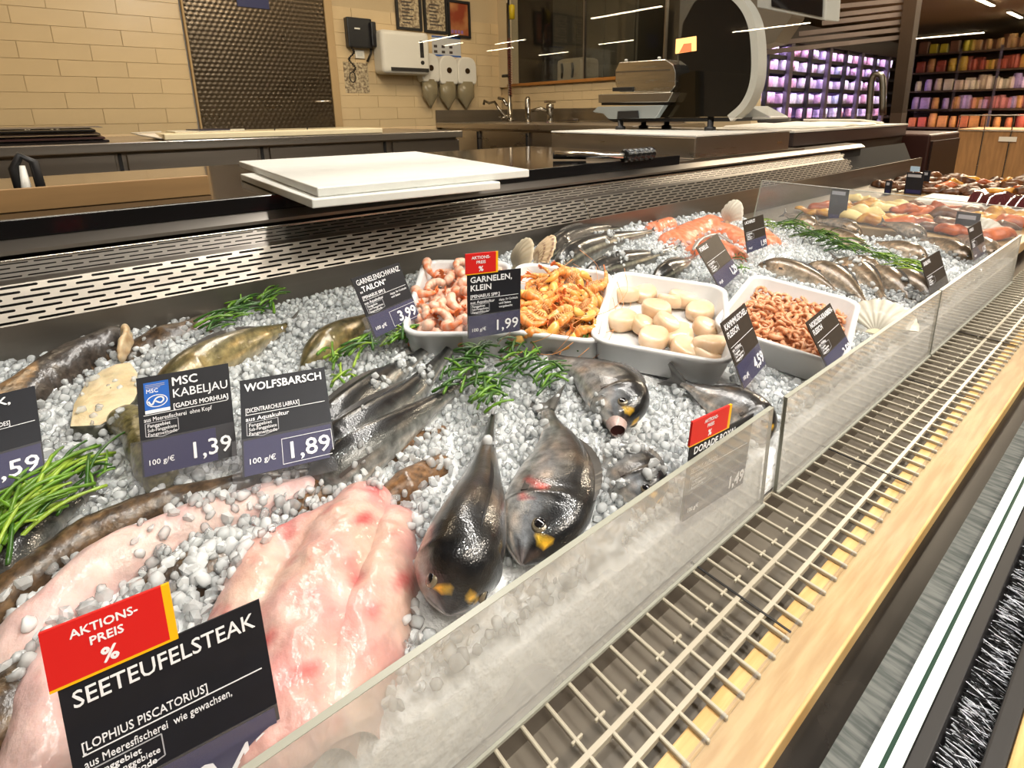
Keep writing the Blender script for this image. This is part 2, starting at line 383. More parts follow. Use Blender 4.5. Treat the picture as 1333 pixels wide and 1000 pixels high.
b1 = T(MB().box((-3.52,Yat(217,-3.1),RZ+0.002), (-3.06,Yat(497,-3.1),RZ+0.030)).build('long_cutting_board', mat('board_ivory', rgb(226,214,180), 0.45, var=0.05, vscale=20), bevel=0.004), 'long ivory cutting board lying on the rear steel counter', 'cutting board')
T(MB().prism([(-3.42,Yat(176,-3.42),RZ+0.028),(-3.30,Yat(190,-3.30),RZ+0.016),(-3.12,Yat(214,-3.12),RZ+0.006),(-3.12,Yat(216,-3.12),RZ+0.006),(-3.5,Yat(216,-3.5),RZ+0.030)], (0,0,0.005)).build('white_greaseproof_sheet', m_white), 'white sheet of greaseproof paper curling up beside the ivory board', 'paper')
pap = T(MB().prism([(-3.45,Yat(225,-3.35),RZ+0.031),(-3.16,Yat(232,-3.2),RZ+0.031),(-3.18,Yat(322,-3.2),RZ+0.031),(-3.46,Yat(330,-3.35),RZ+0.031)], (0,0,0.006)).build('paper_sheets', mat('paper', rgb(232,226,208), 0.7)), 'loose white paper sheets lying on the ivory board', 'paper')
nbk = T(MB().prism([(-3.40,Yat(250,-3.35),RZ+0.037),(-3.20,Yat(265,-3.2),RZ+0.037),(-3.20,Yat(305,-3.2),RZ+0.037),(-3.40,Yat(285,-3.35),RZ+0.037)], (0,0,0.006)).build('dark_notebook', mat('notebook', rgb(38,34,58), 0.4)), 'dark blue folded booklet on the white papers', 'booklet')
for px in (362, 404):
    T(MB().tube([(-3.15,Yat(px,-3.15),RZ+0.031),(-3.15,Yat(px,-3.15)+0.002,RZ+0.045)], 0.003, 6).build('small_hook', m_blackm), f'tiny dark hook standing on the ivory board, {"nearer the booklet" if px<380 else "farther from the booklet"}', 'hook')

# ---- sink counter in the corner
SZ = 0.372; SYF = 2.33
sk = thing('sink_counter', (-3.3,2.7,FLOOR), 'steel sink counter with cupboards in the corner under the window', 'counter')
MB().box((WX+0.004,SYF,SZ-0.04), (-1.95,YW-0.002,SZ)).build('worktop', m_steel, sk, bevel=0.004)
MB().box((WX+0.02,SYF+0.04,FLOOR+0.08), (-1.97,YW-0.004,SZ-0.04)).build('body', m_steel_d, sk)
MB().box((WX+0.004,SYF,SZ), (WX+0.015,YW-0.002,SZ+0.098)).build('side_splash', m_steel_d, sk)
MB().box((WX+0.015,YW-0.015,SZ), (-2.1,YW-0.002,SZ+0.10)).build('back_splash', m_steel_d, sk)
for x0, x1 in ((-3.97,-3.42),(-3.38,-2.85),(-2.81,-2.3)):
    d_ = MB().box((x0,SYF+0.02,FLOOR+0.14), (x1,SYF+0.04,SZ-0.055)).build('door', m_steel, sk, bevel=0.003)
    MB().box((x1-0.02,SYF+0.012,FLOOR+0.16), (x1-0.012,SYF+0.02,SZ-0.06)).build('door_grip', m_blackm, d_)
for x in (-3.95,-2.0): MB().box((x,SYF+0.08,FLOOR), (x+0.04,SYF+0.12,FLOOR+0.08)).build('leg', m_steel_d, sk)
# pre-rinse tap with spring hose
m_chrome = mat('chrome', (0.35,0.32,0.28), 0.12, 1.0)
fx, fy = ony((664,150), 2.85).x, 2.85
pr = thing('pre_rinse_tap', (fx,fy,SZ), 'tall pre-rinse tap with spring hose and lever spout at the sink corner', 'tap')
MB().lathe([(0.03,0),(0.03,0.02),(0.02,0.03),(0.02,0.14),(0.014,0.15),(0.014,0.9),(0.001,0.91)], 16, Matrix.Translation((fx,fy,SZ))).build('column', m_chrome, pr, smooth=True)
MB().tube([(fx-0.01,fy-0.03,SZ+0.04),(fx-0.07,fy-0.06,SZ+0.10),(fx-0.10,fy-0.08,SZ+0.16),(fx-0.15,fy-0.1,SZ+0.15),(fx-0.19,fy-0.12,SZ+0.17),(fx-0.2,fy-0.12,SZ+0.14)], 0.011, 10).build('spout', m_chrome, pr, smooth=True)
hel = [(fx+0.035+0.014*math.cos(t*0.9), fy-0.02+0.014*math.sin(t*0.9), SZ+0.2+t*0.0026) for t in range(0,170)]
MB().tube(hel, 0.0035, 5).build('hose_spring', mat('spring_red', rgb(120,40,28), 0.4), pr, smooth=True)
MB().tube([(fx+0.035,fy-0.02,SZ+0.2),(fx+0.035,fy-0.02,SZ+0.95)], 0.008, 8).build('hose', m_blackm, pr, smooth=True)
MB().tube([(fx-0.05,fy-0.03,SZ+0.36),(fx+0.03,fy-0.02,SZ+0.36)], 0.012, 8).build('clamp', m_blackm, pr)
MB().lathe([(0.001,0),(0.024,0),(0.024,0.1),(0.001,0.11)], 16, Matrix.Translation((fx+0.05,fy,SZ+0.78))).build('spray_head', mat('yellow_rubber', rgb(196,170,30), 0.4), pr, smooth=True)
for dx, s in ((-0.045,1),(0.05,1)):
    MB().tube([(fx,fy-0.02,SZ+0.05),(fx+dx,fy-0.05,SZ+0.03),(fx+dx*1.6,fy-0.06,SZ+0.05)], 0.012, 8).build('valve_lever', m_chrome, pr, smooth=True)
MB().tube([(fx-0.01,fy-0.02,SZ+0.13),(fx-0.05,fy-0.03,SZ+0.18),(fx-0.09,fy-0.05,SZ+0.19)], 0.013, 8).build('trigger', m_chrome, pr, smooth=True)
gx = ony((687,140),2.8).x
gp = T(MB().lathe([(0.001,0),(0.028,0),(0.022,0.03),(0.022,0.17),(0.012,0.19),(0.001,0.19)], 16, Matrix.Translation((gx,2.8,SZ))).build('soap_column', m_chrome, smooth=True), 'short chrome cylinder standing between the two sink taps', 'dispenser')
hx = ony((716,145),2.85).x
tp = thing('mixer_tap', (hx,2.85,SZ), 'small chrome mixer tap at the back of the sink counter', 'tap')
MB().lathe([(0.001,0),(0.03,0),(0.024,0.02),(0.024,0.09),(0.03,0.1),(0.03,0.13),(0.001,0.14)], 16, Matrix.Translation((hx,2.85,SZ))).build('body', m_chrome, tp, smooth=True)
MB().tube([(hx,2.85,SZ+0.08),(hx-0.05,2.8,SZ+0.1),(hx-0.09,2.74,SZ+0.085)], 0.013, 8).build('spout', m_chrome, tp, smooth=True)
MB().box((hx-0.012,2.8,SZ+0.14), (hx+0.012,2.9,SZ+0.155)).build('lever', m_chrome, tp, bevel=0.003)
kx = ony((745,160),2.6).x
T(MB().tube([(kx-0.14,2.6,SZ+0.014),(kx-0.02,2.58,SZ+0.014),(kx+0.02,2.57,SZ+0.02),(kx+0.09,2.56,SZ+0.02)], [0.008,0.009,0.016,0.014], 8).build('sink_brush', mat('brush_brown', rgb(58,44,32), 0.5), smooth=True), 'brown handled brush lying on the sink worktop', 'brush')

# ---- things on the tiled wall
def wallpt(px, py, d=0.0): return onx((px, py), WX+d)
ph = thing('wall_telephone', wallpt(465,45), 'black wall telephone with curly cord next to the metal door', 'telephone')
a, b = wallpt(450,62), wallpt(479,26)
MB().box((WX,a.y,a.z), (WX+0.06,b.y,b.z)).build('body', mat('phone_black', (0.012,0.012,0.014), 0.35), ph, bevel=0.008)
MB().box((WX+0.06,a.y+0.05,a.z+0.12), (WX+0.062,a.y+0.09,a.z+0.13)).build('label_plate', m_white, ph)
MB().box((WX+0.06,b.y-0.02,a.z+0.01), (WX+0.085,b.y+0.02,b.z-0.02)).build('handset', mat('phone_black', (0.012,0.012,0.014), 0.35), ph, bevel=0.008)
p0 = a + Vector((0.04,0.02,0)); cord = [p0 + Vector((0.006*math.cos(i*1.1), 0.02*math.sin(i*0.12)+0.006*math.sin(i*1.1), -i*0.0021)) for i in range(80)]
MB().tube(cord, 0.004, 5).build('cord', m_blackm, ph, smooth=True)
q0 = cord[-1]; MB().tube([q0 + Vector((0, 0.022*math.sin(t), -0.035+0.035*math.cos(t))) for t in [2*PI*k/14 for k in range(15)]], 0.004, 5).build('cord_loop', m_blackm, ph, smooth=True)
MB().tube([(WX+0.03,b.y-0.01,a.z),(WX+0.04,b.y-0.015,a.z-0.03),(WX+0.02,b.y-0.04,a.z-0.09)], 0.008, 6).build('plug_lead', m_blackm, ph, smooth=True)
a, b = wallpt(462,76), wallpt(473,66)
so = thing('wall_socket', a, 'small white wall socket under the black telephone', 'socket')
MB().box((WX,a.y,a.z), (WX+0.015,b.y,b.z)).build('plate', m_white, so, bevel=0.003)
MB().box((WX+0.015,a.y+0.015,a.z+0.015), (WX+0.017,b.y-0.015,b.z-0.015)).build('insert', m_board, so)
m_print = mat('printed_sheet', rgb(214,196,160), 0.6, col2=rgb(120,100,78), vscale=55)
a, b = wallpt(450,121), wallpt(478,82)
T(MB().box((WX,a.y,a.z), (WX+0.002,b.y,b.z)).build('pinned_leaflet', m_print), 'printed leaflet stuck to the tiles below the telephone', 'leaflet')
a, b = wallpt(487,97), wallpt(545,46)
pd = thing('paper_towel_dispenser', a, 'large white paper towel dispenser with a dark sight slot on the tiled wall', 'dispenser')
MB().box((WX,a.y,a.z), (WX+0.16,b.y,b.z)).build('housing', m_white, pd, bevel=0.03, seg=4)
MB().box((WX+0.16,a.y+0.06,a.z+0.02), (WX+0.163,b.y-0.02,a.z+0.045)).build('paper_slot', m_blackm, pd)
MB().box((WX+0.16,b.y-0.085,a.z+0.12), (WX+0.163,b.y-0.055,b.z-0.06)).build('sight_window', m_blackm, pd, bevel=0.001)
MB().lathe([(0.001,0),(0.015,0),(0.015,0.004),(0.001,0.004)], 16, Matrix.Translation((WX+0.16,b.y-0.07,a.z+0.085)) @ Matrix.Rotation(PI/2,4,'Y')).build('lock', m_blackm, pd)
m_bottle = mat('soap_bottle', rgb(206,190,152), 0.2, trans=0.6)
for i, (xa, xb, yt, yb) in enumerate(((543,564,72,107),(566,588,75,110),(589,612,77,110))):
    a, b = wallpt(xa,yb), wallpt(xb,yt); cy = (a.y+b.y)/2; hw = (b.y-a.y)/2
    d = thing('soap_dispenser', a, f'white wall soap dispenser with clear bottle, {("nearest the towel box","middle one of three","nearest the sink")[i]}', 'dispenser', 'soap dispensers on the tiled wall')
    prof = [(0.88,-1),(1,-0.7),(1,0.35),(0.9,0.72),(0.62,0.97),(0.25,1.05)]
    hz = (b.z-a.z)/2; cz = (a.z+b.z)/2
    poly = [(WX, cy+s*hw*u, cz+hz*v) for s, seq in ((1, prof), (-1, prof[::-1])) for u, v in seq]
    MB().prism(poly, (0.09,0,0)).build('housing', m_white, d, bevel=0.012, seg=3)
    MB().lathe([(0.001,0),(0.022,0),(0.022,0.004),(0.001,0.004)], 16, Matrix.Translation((WX+0.09,cy,cz)) @ Matrix.Rotation(PI/2,4,'Y')).build('sight_glass', mat('amber_dark', rgb(50,34,18), 0.2), d)
    MB().lathe([(0.001,-0.20),(0.02,-0.17),(hw*0.85,-0.10),(hw*0.88,0.02),(0.001,0.02)], 20, Matrix.Translation((WX+0.055,cy,a.z)) @ Matrix.Diagonal((0.55,1,1,1))).build('bottle', m_bottle, d, smooth=True)
for i, (xa, xb, yb, what) in enumerate(((516,546,38,'certificate nearest the telephone'),(552,580,42,'middle certificate'),(583,610,48,'red brown poster nearest the window'))):
    a, b = wallpt(xa,yb), wallpt(xb,yb-45)
    f_ = thing('picture_frame', a, f'thin black framed {what} on the tiled wall', 'picture', 'framed notices')
    t = 0.018
    MB().box((WX,a.y,a.z), (WX+0.02,b.y,a.z+t)).box((WX,a.y,b.z-t), (WX+0.02,b.y,b.z)).box((WX,a.y,a.z+t), (WX+0.02,a.y+t,b.z-t)).box((WX,b.y-t,a.z+t), (WX+0.02,b.y,b.z-t)).build('frame', m_blackm, f_)
    MB().box((WX,a.y+t,a.z+t), (WX+0.008,b.y-t,b.z-t)).build('print', m_print if i < 2 else mat('poster_red', rgb(146,62,34), 0.5, col2=rgb(190,130,80), vscale=7), f_)
    if i < 2:
        for k in range(9):
            zz = b.z-0.07-k*0.024
            if zz > a.z+0.04: MB().box((WX+0.008,a.y+0.05,zz), (WX+0.009,a.y+0.05+(b.y-a.y-0.09)*(0.5+0.5*random.random()),zz+0.009)).build('print_line', mat('print_ink', rgb(66,58,56), 0.6), f_)
    else:
        for k in range(4): MB().box((WX+0.008,a.y+0.03+k*0.03,a.z+0.03), (WX+0.009,a.y+0.05+k*0.03,a.z+0.055)).build('print_badge', mat('print_violet', rgb(150,110,170), 0.5), f_)
a, b = wallpt(563,73), wallpt(599,49)
po = thing('hygiene_poster', a, 'white wash instruction poster with blue bars above the soap dispensers', 'poster')
MB().box((WX,a.y,a.z), (WX+0.002,b.y,b.z)).build('sheet', mat('poster_white', rgb(196,196,196), 0.6), po)
for zz in (a.z+0.002, b.z-0.014): MB().box((WX+0.002,a.y,zz), (WX+0.003,b.y,zz+0.012)).build('blue_bar', mat('poster_blue', rgb(44,92,168), 0.5), po)
for r in range(2):
    for k in range(3): MB().box((WX+0.002,a.y+0.015+k*0.07,a.z+0.025+r*0.04), (WX+0.003,a.y+0.045+k*0.07,a.z+0.045+r*0.04)).build('pictogram', mat('print_ink', rgb(66,58,56), 0.6), po)

# ================================================================== fish counter
YA, YE = -0.45, 1.86             # ice bed, start and end
CE = 3.55                         # end of the counter
EX, EZ = -1.03, 0.3143            # front edge of the black service top
fc = thing('fish_counter', (-0.6,1.5,FLOOR), 'long refrigerated fish counter with steel bed, slotted rear air panel and front grating', 'counter')
# bed tub and rear steel upstand
MB().add([(-0.255,YA,BZ0-0.06),(-0.255,CE,BZ0-0.06),(-0.95,CE,BZ1-0.03),(-0.95,YA,BZ1-0.03)], [(0,1,2,3)]).build('bed_pan', m_steel, fc)
MB().box((-0.96,YA,0.05), (-0.95,CE,0.187)).build('rear_upstand', m_panel, fc)
def slotted(P0, P1, rows, pitch, slot, sh, name, ya, yb, off=0.0):
    """perforated strip running along Y; P0 lower edge (x,z), P1 upper edge; stadium holes cut right through"""
    mb = MB(); P0 = Vector((P0[0],0,P0[1])); P1 = Vector((P1[0],0,P1[1])); hgt = (P1-P0).length; e = (P1-P0)/hgt
    rowh = hgt/rows; ny = int((yb-ya)/pitch)
    for r in range(rows):
        o = ya + (r*0.39 % 1)*pitch; c = (r+0.5)*rowh
        for k in range(-1, ny+1):
            y0 = o + k*pitch; y1 = y0+pitch; a, b = y0+(pitch-slot)/2, y0+(pitch+slot)/2; rr = sh/2
            hole = []
            for j in range(5): t = PI/2+PI*j/4; hole.append((a+rr+rr*math.cos(t), c+rr*math.sin(t)))
            for j in range(5): t = -PI/2+PI*j/4; hole.append((b-rr+rr*math.cos(t), c+rr*math.sin(t)))
            lo, hi = r*rowh, (r+1)*rowh
            vs = [(y0,hi),(y0,lo),(y1,lo),(y1,hi)] + hole
            fs = [(0,1,6),(0,6,5),(0,5,4),(1,7,6),(1,8,7),(1,2,9,8),(2,10,9),(2,11,10),(2,3,11),(3,12,11),(3,13,12),(3,0,4,13)]
            mb.add([P0 + e*v + Vector((0,y,0)) for y, v in vs], fs)
    return mb.build(name, m_panel, fc)
slotted((-0.95,0.187), (-0.975,0.236), 7, 0.0475, 0.038, 0.0034, 'lower_slotted_panel', YA, 2.55)
MB().add([(-0.975,YA,0.236),(-0.975,2.58,0.236),(-0.985,2.58,0.2405),(-0.985,YA,0.2405)], [(0,1,2,3)]).build('panel_fold', m_panel, fc)
slotted((-0.985,0.2405), (-1.005,0.2608), 4, 0.0475, 0.042, 0.0021, 'upper_slotted_panel', YA, 2.55)
MB().box((-1.009,YA,0.259), (-1.004,2.6,0.2635)).build('panel_lip', m_steel_b, fc, bevel=0.001)
MB().box((-1.12,YA,0.12), (-1.0,CE,0.18)).add([(-1.0,YA,0.17),(-1.0,CE,0.17),(-1.045,CE,0.262),(-1.045,YA,0.262)], [(0,1,2,3)]).build('air_duct', m_dark, fc)
for y in (0.98,): MB().add([(-0.949,y,0.187),(-0.949,y+0.003,0.187),(-0.974,y+0.003,0.2365),(-0.974,y,0.2365)], [(0,1,2,3)]).build('panel_joint', m_steel_b, fc)
# ledge and black service top
MB().prism([(-1.012,YA,0.2735),(-1.012,YA,0.268),(-1.10,YA,0.268),(-1.10,YA,0.2885),(-1.032,YA,0.2865)], (0,2.9-YA,0)).build('steel_ledge', m_panel, fc)
MB().box((-1.09,YA,0.18), (-1.03,2.9,0.268)).build('ledge_core', m_dark, fc)
MB().box((-1.75,YA,EZ-0.028), (EX,1.46,EZ)).build('black_service_top', m_black, fc, bevel=0.002)
MB().box((-1.75,1.46,EZ-0.035), (EX-0.012,2.335,EZ-0.022)).build('steel_service_top', m_steel_d, fc)
MB().box((-1.72,YA,FLOOR), (-1.10,2.335,EZ-0.036)).build('service_cabinet', m_steel_d, fc)
# front: tub wall, grate, wood rail, glass
MB().box((-0.262,YA,-0.045), (-0.142,CE,-0.038)).build('gutter_floor', mat('gutter', rgb(112,104,92), 0.45, var=0.15, vscale=12), fc)
MB().box((-0.265,YA,-0.06), (-0.257,CE,0.0)).build('gutter_wall', m_steel_d, fc)
m_bar = mat('grate_bar', rgb(168,160,142), 0.35)
pitch = 0.0247; k0 = int(YA/pitch)
gm = MB().box((-0.258,-0.0016,-0.004), (-0.150,0.0016,0.0005)).mesh('cross_bar', bevel=0.0007, seg=1); gm.materials.append(m_bar)
sl = MB().box((-0.258,YA,-0.0045), (-0.2545,CE,0)).box((-0.2035,YA,-0.0045), (-0.1995,CE,0.0002)).box((-0.1795,YA,-0.0045), (-0.1758,CE,0.0002))
gr = thing('front_grate', (-0.2,1,-0.004), 'pale plastic air grille of crossing bars along the counter front', 'grille')
GY = []
y = 0.2895 - 20*pitch
while y < 3.4: GY.append(y); y += pitch
for y in GY:
    o = bpy.data.objects.new('cross_bar', gm); C.objects.link(o); o.parent = gr; o.location = Vector((0,y,0)) - Vector(gr.location)
for x0, x1 in ((-0.258,-0.2545),(-0.2037,-0.1995),(-0.1797,-0.1757)): MB().box((x0,YA,-0.0045), (x1,3.4,0.0006)).build('long_bar', m_bar, gr)
tick = MB().box((-0.2155,-0.0055,-0.003), (-0.2135,0.0055,0.0004)).mesh('clip', bevel=0.0005, seg=1); tick.materials.append(m_bar)
for y in GY[:90]:
    o = bpy.data.objects.new('clip', tick); C.objects.link(o); o.parent = gr; o.location = Vector((0,y+0.001,0)) - Vector(gr.location)
for y in (0.115, 0.42, 0.728, 1.037, 1.35):
    MB().box((-0.258,y-0.0011,0.0003), (-0.152,y+0.0011,0.0012)).build('seam', m_blackm, gr)
wr = thing('wooden_rail', (-0.13,1,-0.03), 'pale beech rail running along the front of the ice bed', 'rail')
MB().box((-0.168,YA,-0.06), (-0.1165,CE,-0.004)).build('beam', m_beech, wr, bevel=0.0015)
MB().box((-0.154,YA,-0.004), (-0.1515,CE,0.0008)).build('clear_lip', m_clear2, wr)
MB().box((-0.1515,YA,-0.004), (-0.119,CE,-0.0032)).build('clear_cover', m_clear2, wr)
m_chan = mat('channel_black', (0.02,0.017,0.014), 0.25, var=0.4, vscale=30)
MB().box((-0.1165,YA,-0.05), (-0.050,CE,-0.02)).build('black_channel', m_chan, fc)
gf = thing('front_glass', (-0.07,1,-0.02), 'double front glass pane with pale polished top edges beside the wooden rail', 'glass pane')
MB().box((-0.0715,YA,-0.30), (-0.0635,CE,0.0)).build('inner_pane', m_glass, gf)
MB().box((-0.0605,YA,-0.30), (-0.0525,CE,0.0)).build('outer_pane', m_glass, gf)
m_edge = mat('glass_edge', rgb(206,222,214), 0.25)
for a in (-0.0715,-0.0605): MB().box((a,YA,0.0), (a+0.008,CE,0.0012)).build('polished_edge', m_edge, gf)
MB().box((-0.0635,YA,-0.003), (-0.0605,CE,-0.001)).build('edge_gap', mat('green_gap', rgb(40,66,54), 0.3), gf)
gs = T(MB().box((-0.0915,YA,-0.018), (-0.0722,CE,-0.006)).build('grey_glass_strip', mat('grey_strip', rgb(104,106,103), 0.14, col2=rgb(76,80,78), vscale=5, stretch=(6,40,1), coat=0.5)), 'grey glass strip with painted-in reflection streaks lying between the dark channel and the front glass', 'strip')  # colour streaks stand in for reflections in the glass
tb = T(MB().box((-0.0525,YA,-0.06), (-0.042,CE,-0.001)).build('black_trim', m_blackm, bevel=0.001), 'narrow black trim along the outer edge of the front glass', 'trim')
# streaked strip of thin dark and pale slivers beyond the glass
br = thing('streak_strip', (-0.02,1,-0.06), 'strip of black and grey slivers outside the front glass', 'brush')
MB().box((-0.042,YA,-0.06), (-0.018,CE,-0.05)).build('streak_bed', m_blackm, br)
for nm, col, cnt in (('dark_slivers', (14,15,20), 5200), ('pale_slivers', (200,204,212), 3600)):
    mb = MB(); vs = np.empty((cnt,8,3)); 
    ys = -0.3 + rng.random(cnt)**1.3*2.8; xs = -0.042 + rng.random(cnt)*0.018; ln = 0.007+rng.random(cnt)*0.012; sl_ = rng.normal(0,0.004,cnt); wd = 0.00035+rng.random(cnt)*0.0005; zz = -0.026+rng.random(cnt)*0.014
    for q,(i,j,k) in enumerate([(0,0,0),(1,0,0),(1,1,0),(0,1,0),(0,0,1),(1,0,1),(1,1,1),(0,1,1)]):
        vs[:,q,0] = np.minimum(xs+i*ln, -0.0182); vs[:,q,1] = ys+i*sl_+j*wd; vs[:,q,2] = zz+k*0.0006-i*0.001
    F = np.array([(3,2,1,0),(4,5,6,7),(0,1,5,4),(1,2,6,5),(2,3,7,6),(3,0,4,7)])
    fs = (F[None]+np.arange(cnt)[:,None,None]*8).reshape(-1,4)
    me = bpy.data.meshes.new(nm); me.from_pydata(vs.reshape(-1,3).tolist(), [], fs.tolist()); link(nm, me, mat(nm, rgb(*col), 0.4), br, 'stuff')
T(MB().box((-0.0178,YA,-0.06), (-0.0054,CE,-0.003)).build('outer_black_rail', m_blackm, bevel=0.002), 'black rail on the far side of the streaked strip', 'rail')
T(MB().box((-0.0052,YA,-0.06), (0.09,CE,-0.004)).build('outer_wooden_rail', m_beech, bevel=0.002), 'outermost pale wooden rail at the bottom corner', 'rail')
MB().box((-0.262,YA,FLOOR), (-0.05,CE,-0.062)).build('base_cabinet', m_steel_d, fc)
# clear acrylic panes
def pane(label, poly, d, m=m_clear):
    o = thing('acrylic_screen', poly[0], label, 'pane'); MB().prism(poly, d).build('sheet', m, o)
    return o
PX = -0.25
def vpane(label, ya, yb, zt):
    o = thing('acrylic_screen', (PX,ya,0.0), label, 'pane')
    MB().box((PX-0.005,ya,0.001), (PX,yb,zt)).build('sheet', m_clear, o)
    MB().box((PX-0.005,ya,zt), (PX,yb,zt+0.0006)).build('cut_edge', mat('acrylic_edge', rgb(150,150,138), 0.3), o)
    MB().box((PX,ya,0.0), (PX+0.0025,yb,0.003)).build('foot_edge', mat('acrylic_edge', rgb(150,150,138), 0.3), o)
    for y in (ya,yb-0.0006): MB().box((PX-0.004,y,0.001), (PX,y+0.0006,zt)).build('cut_side', mat('acrylic_edge', rgb(150,150,138), 0.3), o)
    return o
vpane('nearest clear acrylic pane along the front of the ice', YA, 0.556, 0.1275)
vpane('middle clear acrylic pane in front of the white trays', 0.588, 1.17, 0.1275)
vpane('farthest clear acrylic pane in front of the shellfish bed', 1.176, YE, 0.1275)
ep = thing('acrylic_divider', (-0.6,1.7,0.1), 'clear acrylic divider standing across the far end of the ice bed', 'pane')
A0, A1 = Vector((-0.835,1.565,0.08)), Vector((-0.255,1.86,0.06)); B0, B1 = Vector((-0.81,1.56,0.247)), Vector((-0.255,1.865,0.196))
MB().prism([A0,A1,B1,B0], (0.002,0.004,0)).build('sheet', m_clear2, ep)
MB().tube([A0,B0], 0.0018, 6).build('side_edge', mat('acrylic_edge', rgb(150,150,138), 0.3), ep); MB().tube([B0,B1], 0.0012, 6).build('top_edge', mat('acrylic_edge', rgb(150,150,138), 0.3), ep)

# ================================================================== on the service top
ez = EZ
cn = [onz((300+x*.3, 180+y*.3), ez+0.030) for x, y in ((35,97),(375,212),(1297,133),(805,55))]
def slab_poly(poly, z0, z1): return MB().prism([(p.x,p.y,z0) for p in poly], (0,0,z1-z0))
cdn = cn[0] + (cn[1]-cn[0])*0.03
T(slab_poly(cn, ez+0.0145, ez+0.0290).build('cutting_board', m_board, bevel=0.002), 'upper white cutting board overhanging the black service top', 'cutting board', 'white cutting boards')
low = [onz((300+x*.3, 180+y*.3), ez+0.0145) for x, y in ((42,154),(352,265),(1172,188),(760,95))]
T(slab_poly([low[0], low[1], low[2], Vector((low[0].x, low[2].y+0.02, 0))], ez+0.0005, ez+0.0143).build('cutting_board', m_board, bevel=0.002), 'lower white cutting board sticking out under the upper one', 'cutting board', 'white cutting boards')
T(MB().box((-1.112,YA,ez+0.0005), (-1.10,0.183,ez+0.034)).build('beige_splash_board', mat('beige_board', rgb(164,128,84), 0.5, var=0.12, vscale=7, stretch=(1,1,8)), bevel=0.001), 'low beige board standing on edge along the black service top', 'board')
tv = onx((38,245), -1.3)
hb = thing('black_white_handle', (tv.x,tv.y,ez), 'small rounded black handle with a white cheek behind the beige board', 'handle')
MB().tube([(tv.x,tv.y-0.012,ez),(tv.x,tv.y-0.014,ez+0.05),(tv.x,tv.y-0.002,ez+0.072),(tv.x,tv.y+0.014,ez+0.06),(tv.x,tv.y+0.016,ez)], 0.007, 8).build('loop', m_blackm, hb, smooth=True)
MB().tube([(tv.x+0.004,tv.y-0.004,ez),(tv.x+0.004,tv.y-0.002,ez+0.055)], [0.009,0.004], 8).build('cheek', m_white, hb, smooth=True)
# tongs-like tool
k0_ = onz((720,203), ez+0.012); k1_ = onz((763,203), ez+0.012); k2_ = onz((812,203), ez+0.014); k3_ = onz((852,199), ez+0.014)
kt = thing('kitchen_tool', (k1_.x,k1_.y,ez), 'black handled steel tool lying on the black service top', 'tool')
MB().tube([k0_,k1_], [0.009,0.010], 10).build('grip', m_blackm, kt, smooth=True)
MB().tube([k0_.lerp(k1_,0.05)+Vector((0,0,0.006)),k2_], 0.009, 8).build('shaft', m_steel_b, kt, smooth=True)
sp = spline([k2_, k2_.lerp(k3_,0.5), k3_], 60)
MB().tube(sp, [0.016+0.004*math.sin(i*0.65) if i < 52 else 0.012-0.001*(i-52) for i in range(60)], 10).build('ribbed_head', mat('rubber_gloss', (0.01,0.01,0.01), 0.15), kt, smooth=True)

# weighing platform and slicer
BXF = -1.045; BY0, BY1, BXB = 1.56, 2.20, -1.74; BT = 0.3715
bk = thing('steel_platform', (-1.4,1.9,ez-0.022), 'steel box platform with a white top carrying the slicer', 'platform')
MB().box((BXB,BY0,ez-0.0215), (BXF,BY1,BT-0.006)).build('body', m_steel, bk, bevel=0.004)
MB().box((BXB,BY0-0.003,BT-0.006), (BXF+0.003,BY1+0.003,BT)).build('white_top', m_white, bk, bevel=0.001)
MB().box((BXF,2.10,BT-0.05), (BXF+0.001,2.14,BT-0.042)).build('name_plate', m_steel_b, bk)
sl = thing('slicing_machine', (-1.4,1.9,BT), 'meat slicer with steel carriage and tall dark rounded guard on the white topped platform', 'slicer')
def P(px, py, y): return ony((px, py), y)
m_smoke = mat('smoked_guard', (0.010,0.009,0.008), 0.06, coat=0.6)
yo = 1.93
out = [P(*q, yo) for q in ((884,152),(884,70),(889,30),(903,4),(920,-12),(935,-12),(952,-5),(966,10),(976,34),(980,62),(980,95),(975,118),(965,137),(949,152))]
MB().prism(out, (0,0.05,0)).build('guard_panel', m_smoke, sl)
MB().prism([P(*q, yo-0.003) for q in ((879,70),(906,66),(906,47),(880,51))], (0,0.003,0)).build('screen_reflection', mat('reflection_glow', (0.5,0.3,0.1), 0.5, emit=(1,0.50,0.16), estr=1.6), sl)  # glowing plate stands in for a screen reflected in the guard
MB().prism([P(*q, yo-0.004) for q in ((884,69),(900,67),(900,56),(890,57))], (0,0.001,0)).build('picture_reflection', mat('reflection_red', (0.5,0.1,0.05), 0.5, emit=(1,0.16,0.05), estr=1.2), sl)  # red glowing patch, part of the same painted reflection
rim_m = spline([P(*q, yo) for q in ((930,-16),(950,-9),(968,8),(979,32),(983,62),(983,95),(978,119),(967,139),(950,154))], 40)
vs = []; fs = []
for i, a in enumerate(rim_m):
    t = (rim_m[min(i+1,39)]-rim_m[max(i-1,0)]).normalized(); s = Vector((t.z,0,-t.x))*0.013
    vs += [a+s+Vector((0,-0.006,0)), a-s+Vector((0,-0.006,0)), a-s+Vector((0,0.055,0)), a+s+Vector((0,0.055,0))]
for i in range(39):
    for j in range(4): fs.append((i*4+j, i*4+(j+1) % 4, i*4+4+(j+1) % 4, i*4+4+j))
fs += [(0,1,2,3), tuple(len(vs)-4+j for j in (3,2,1,0))]
MB().add(vs, fs).build('guard_rim', mat('rim_grey', rgb(186,182,172), 0.35), sl)
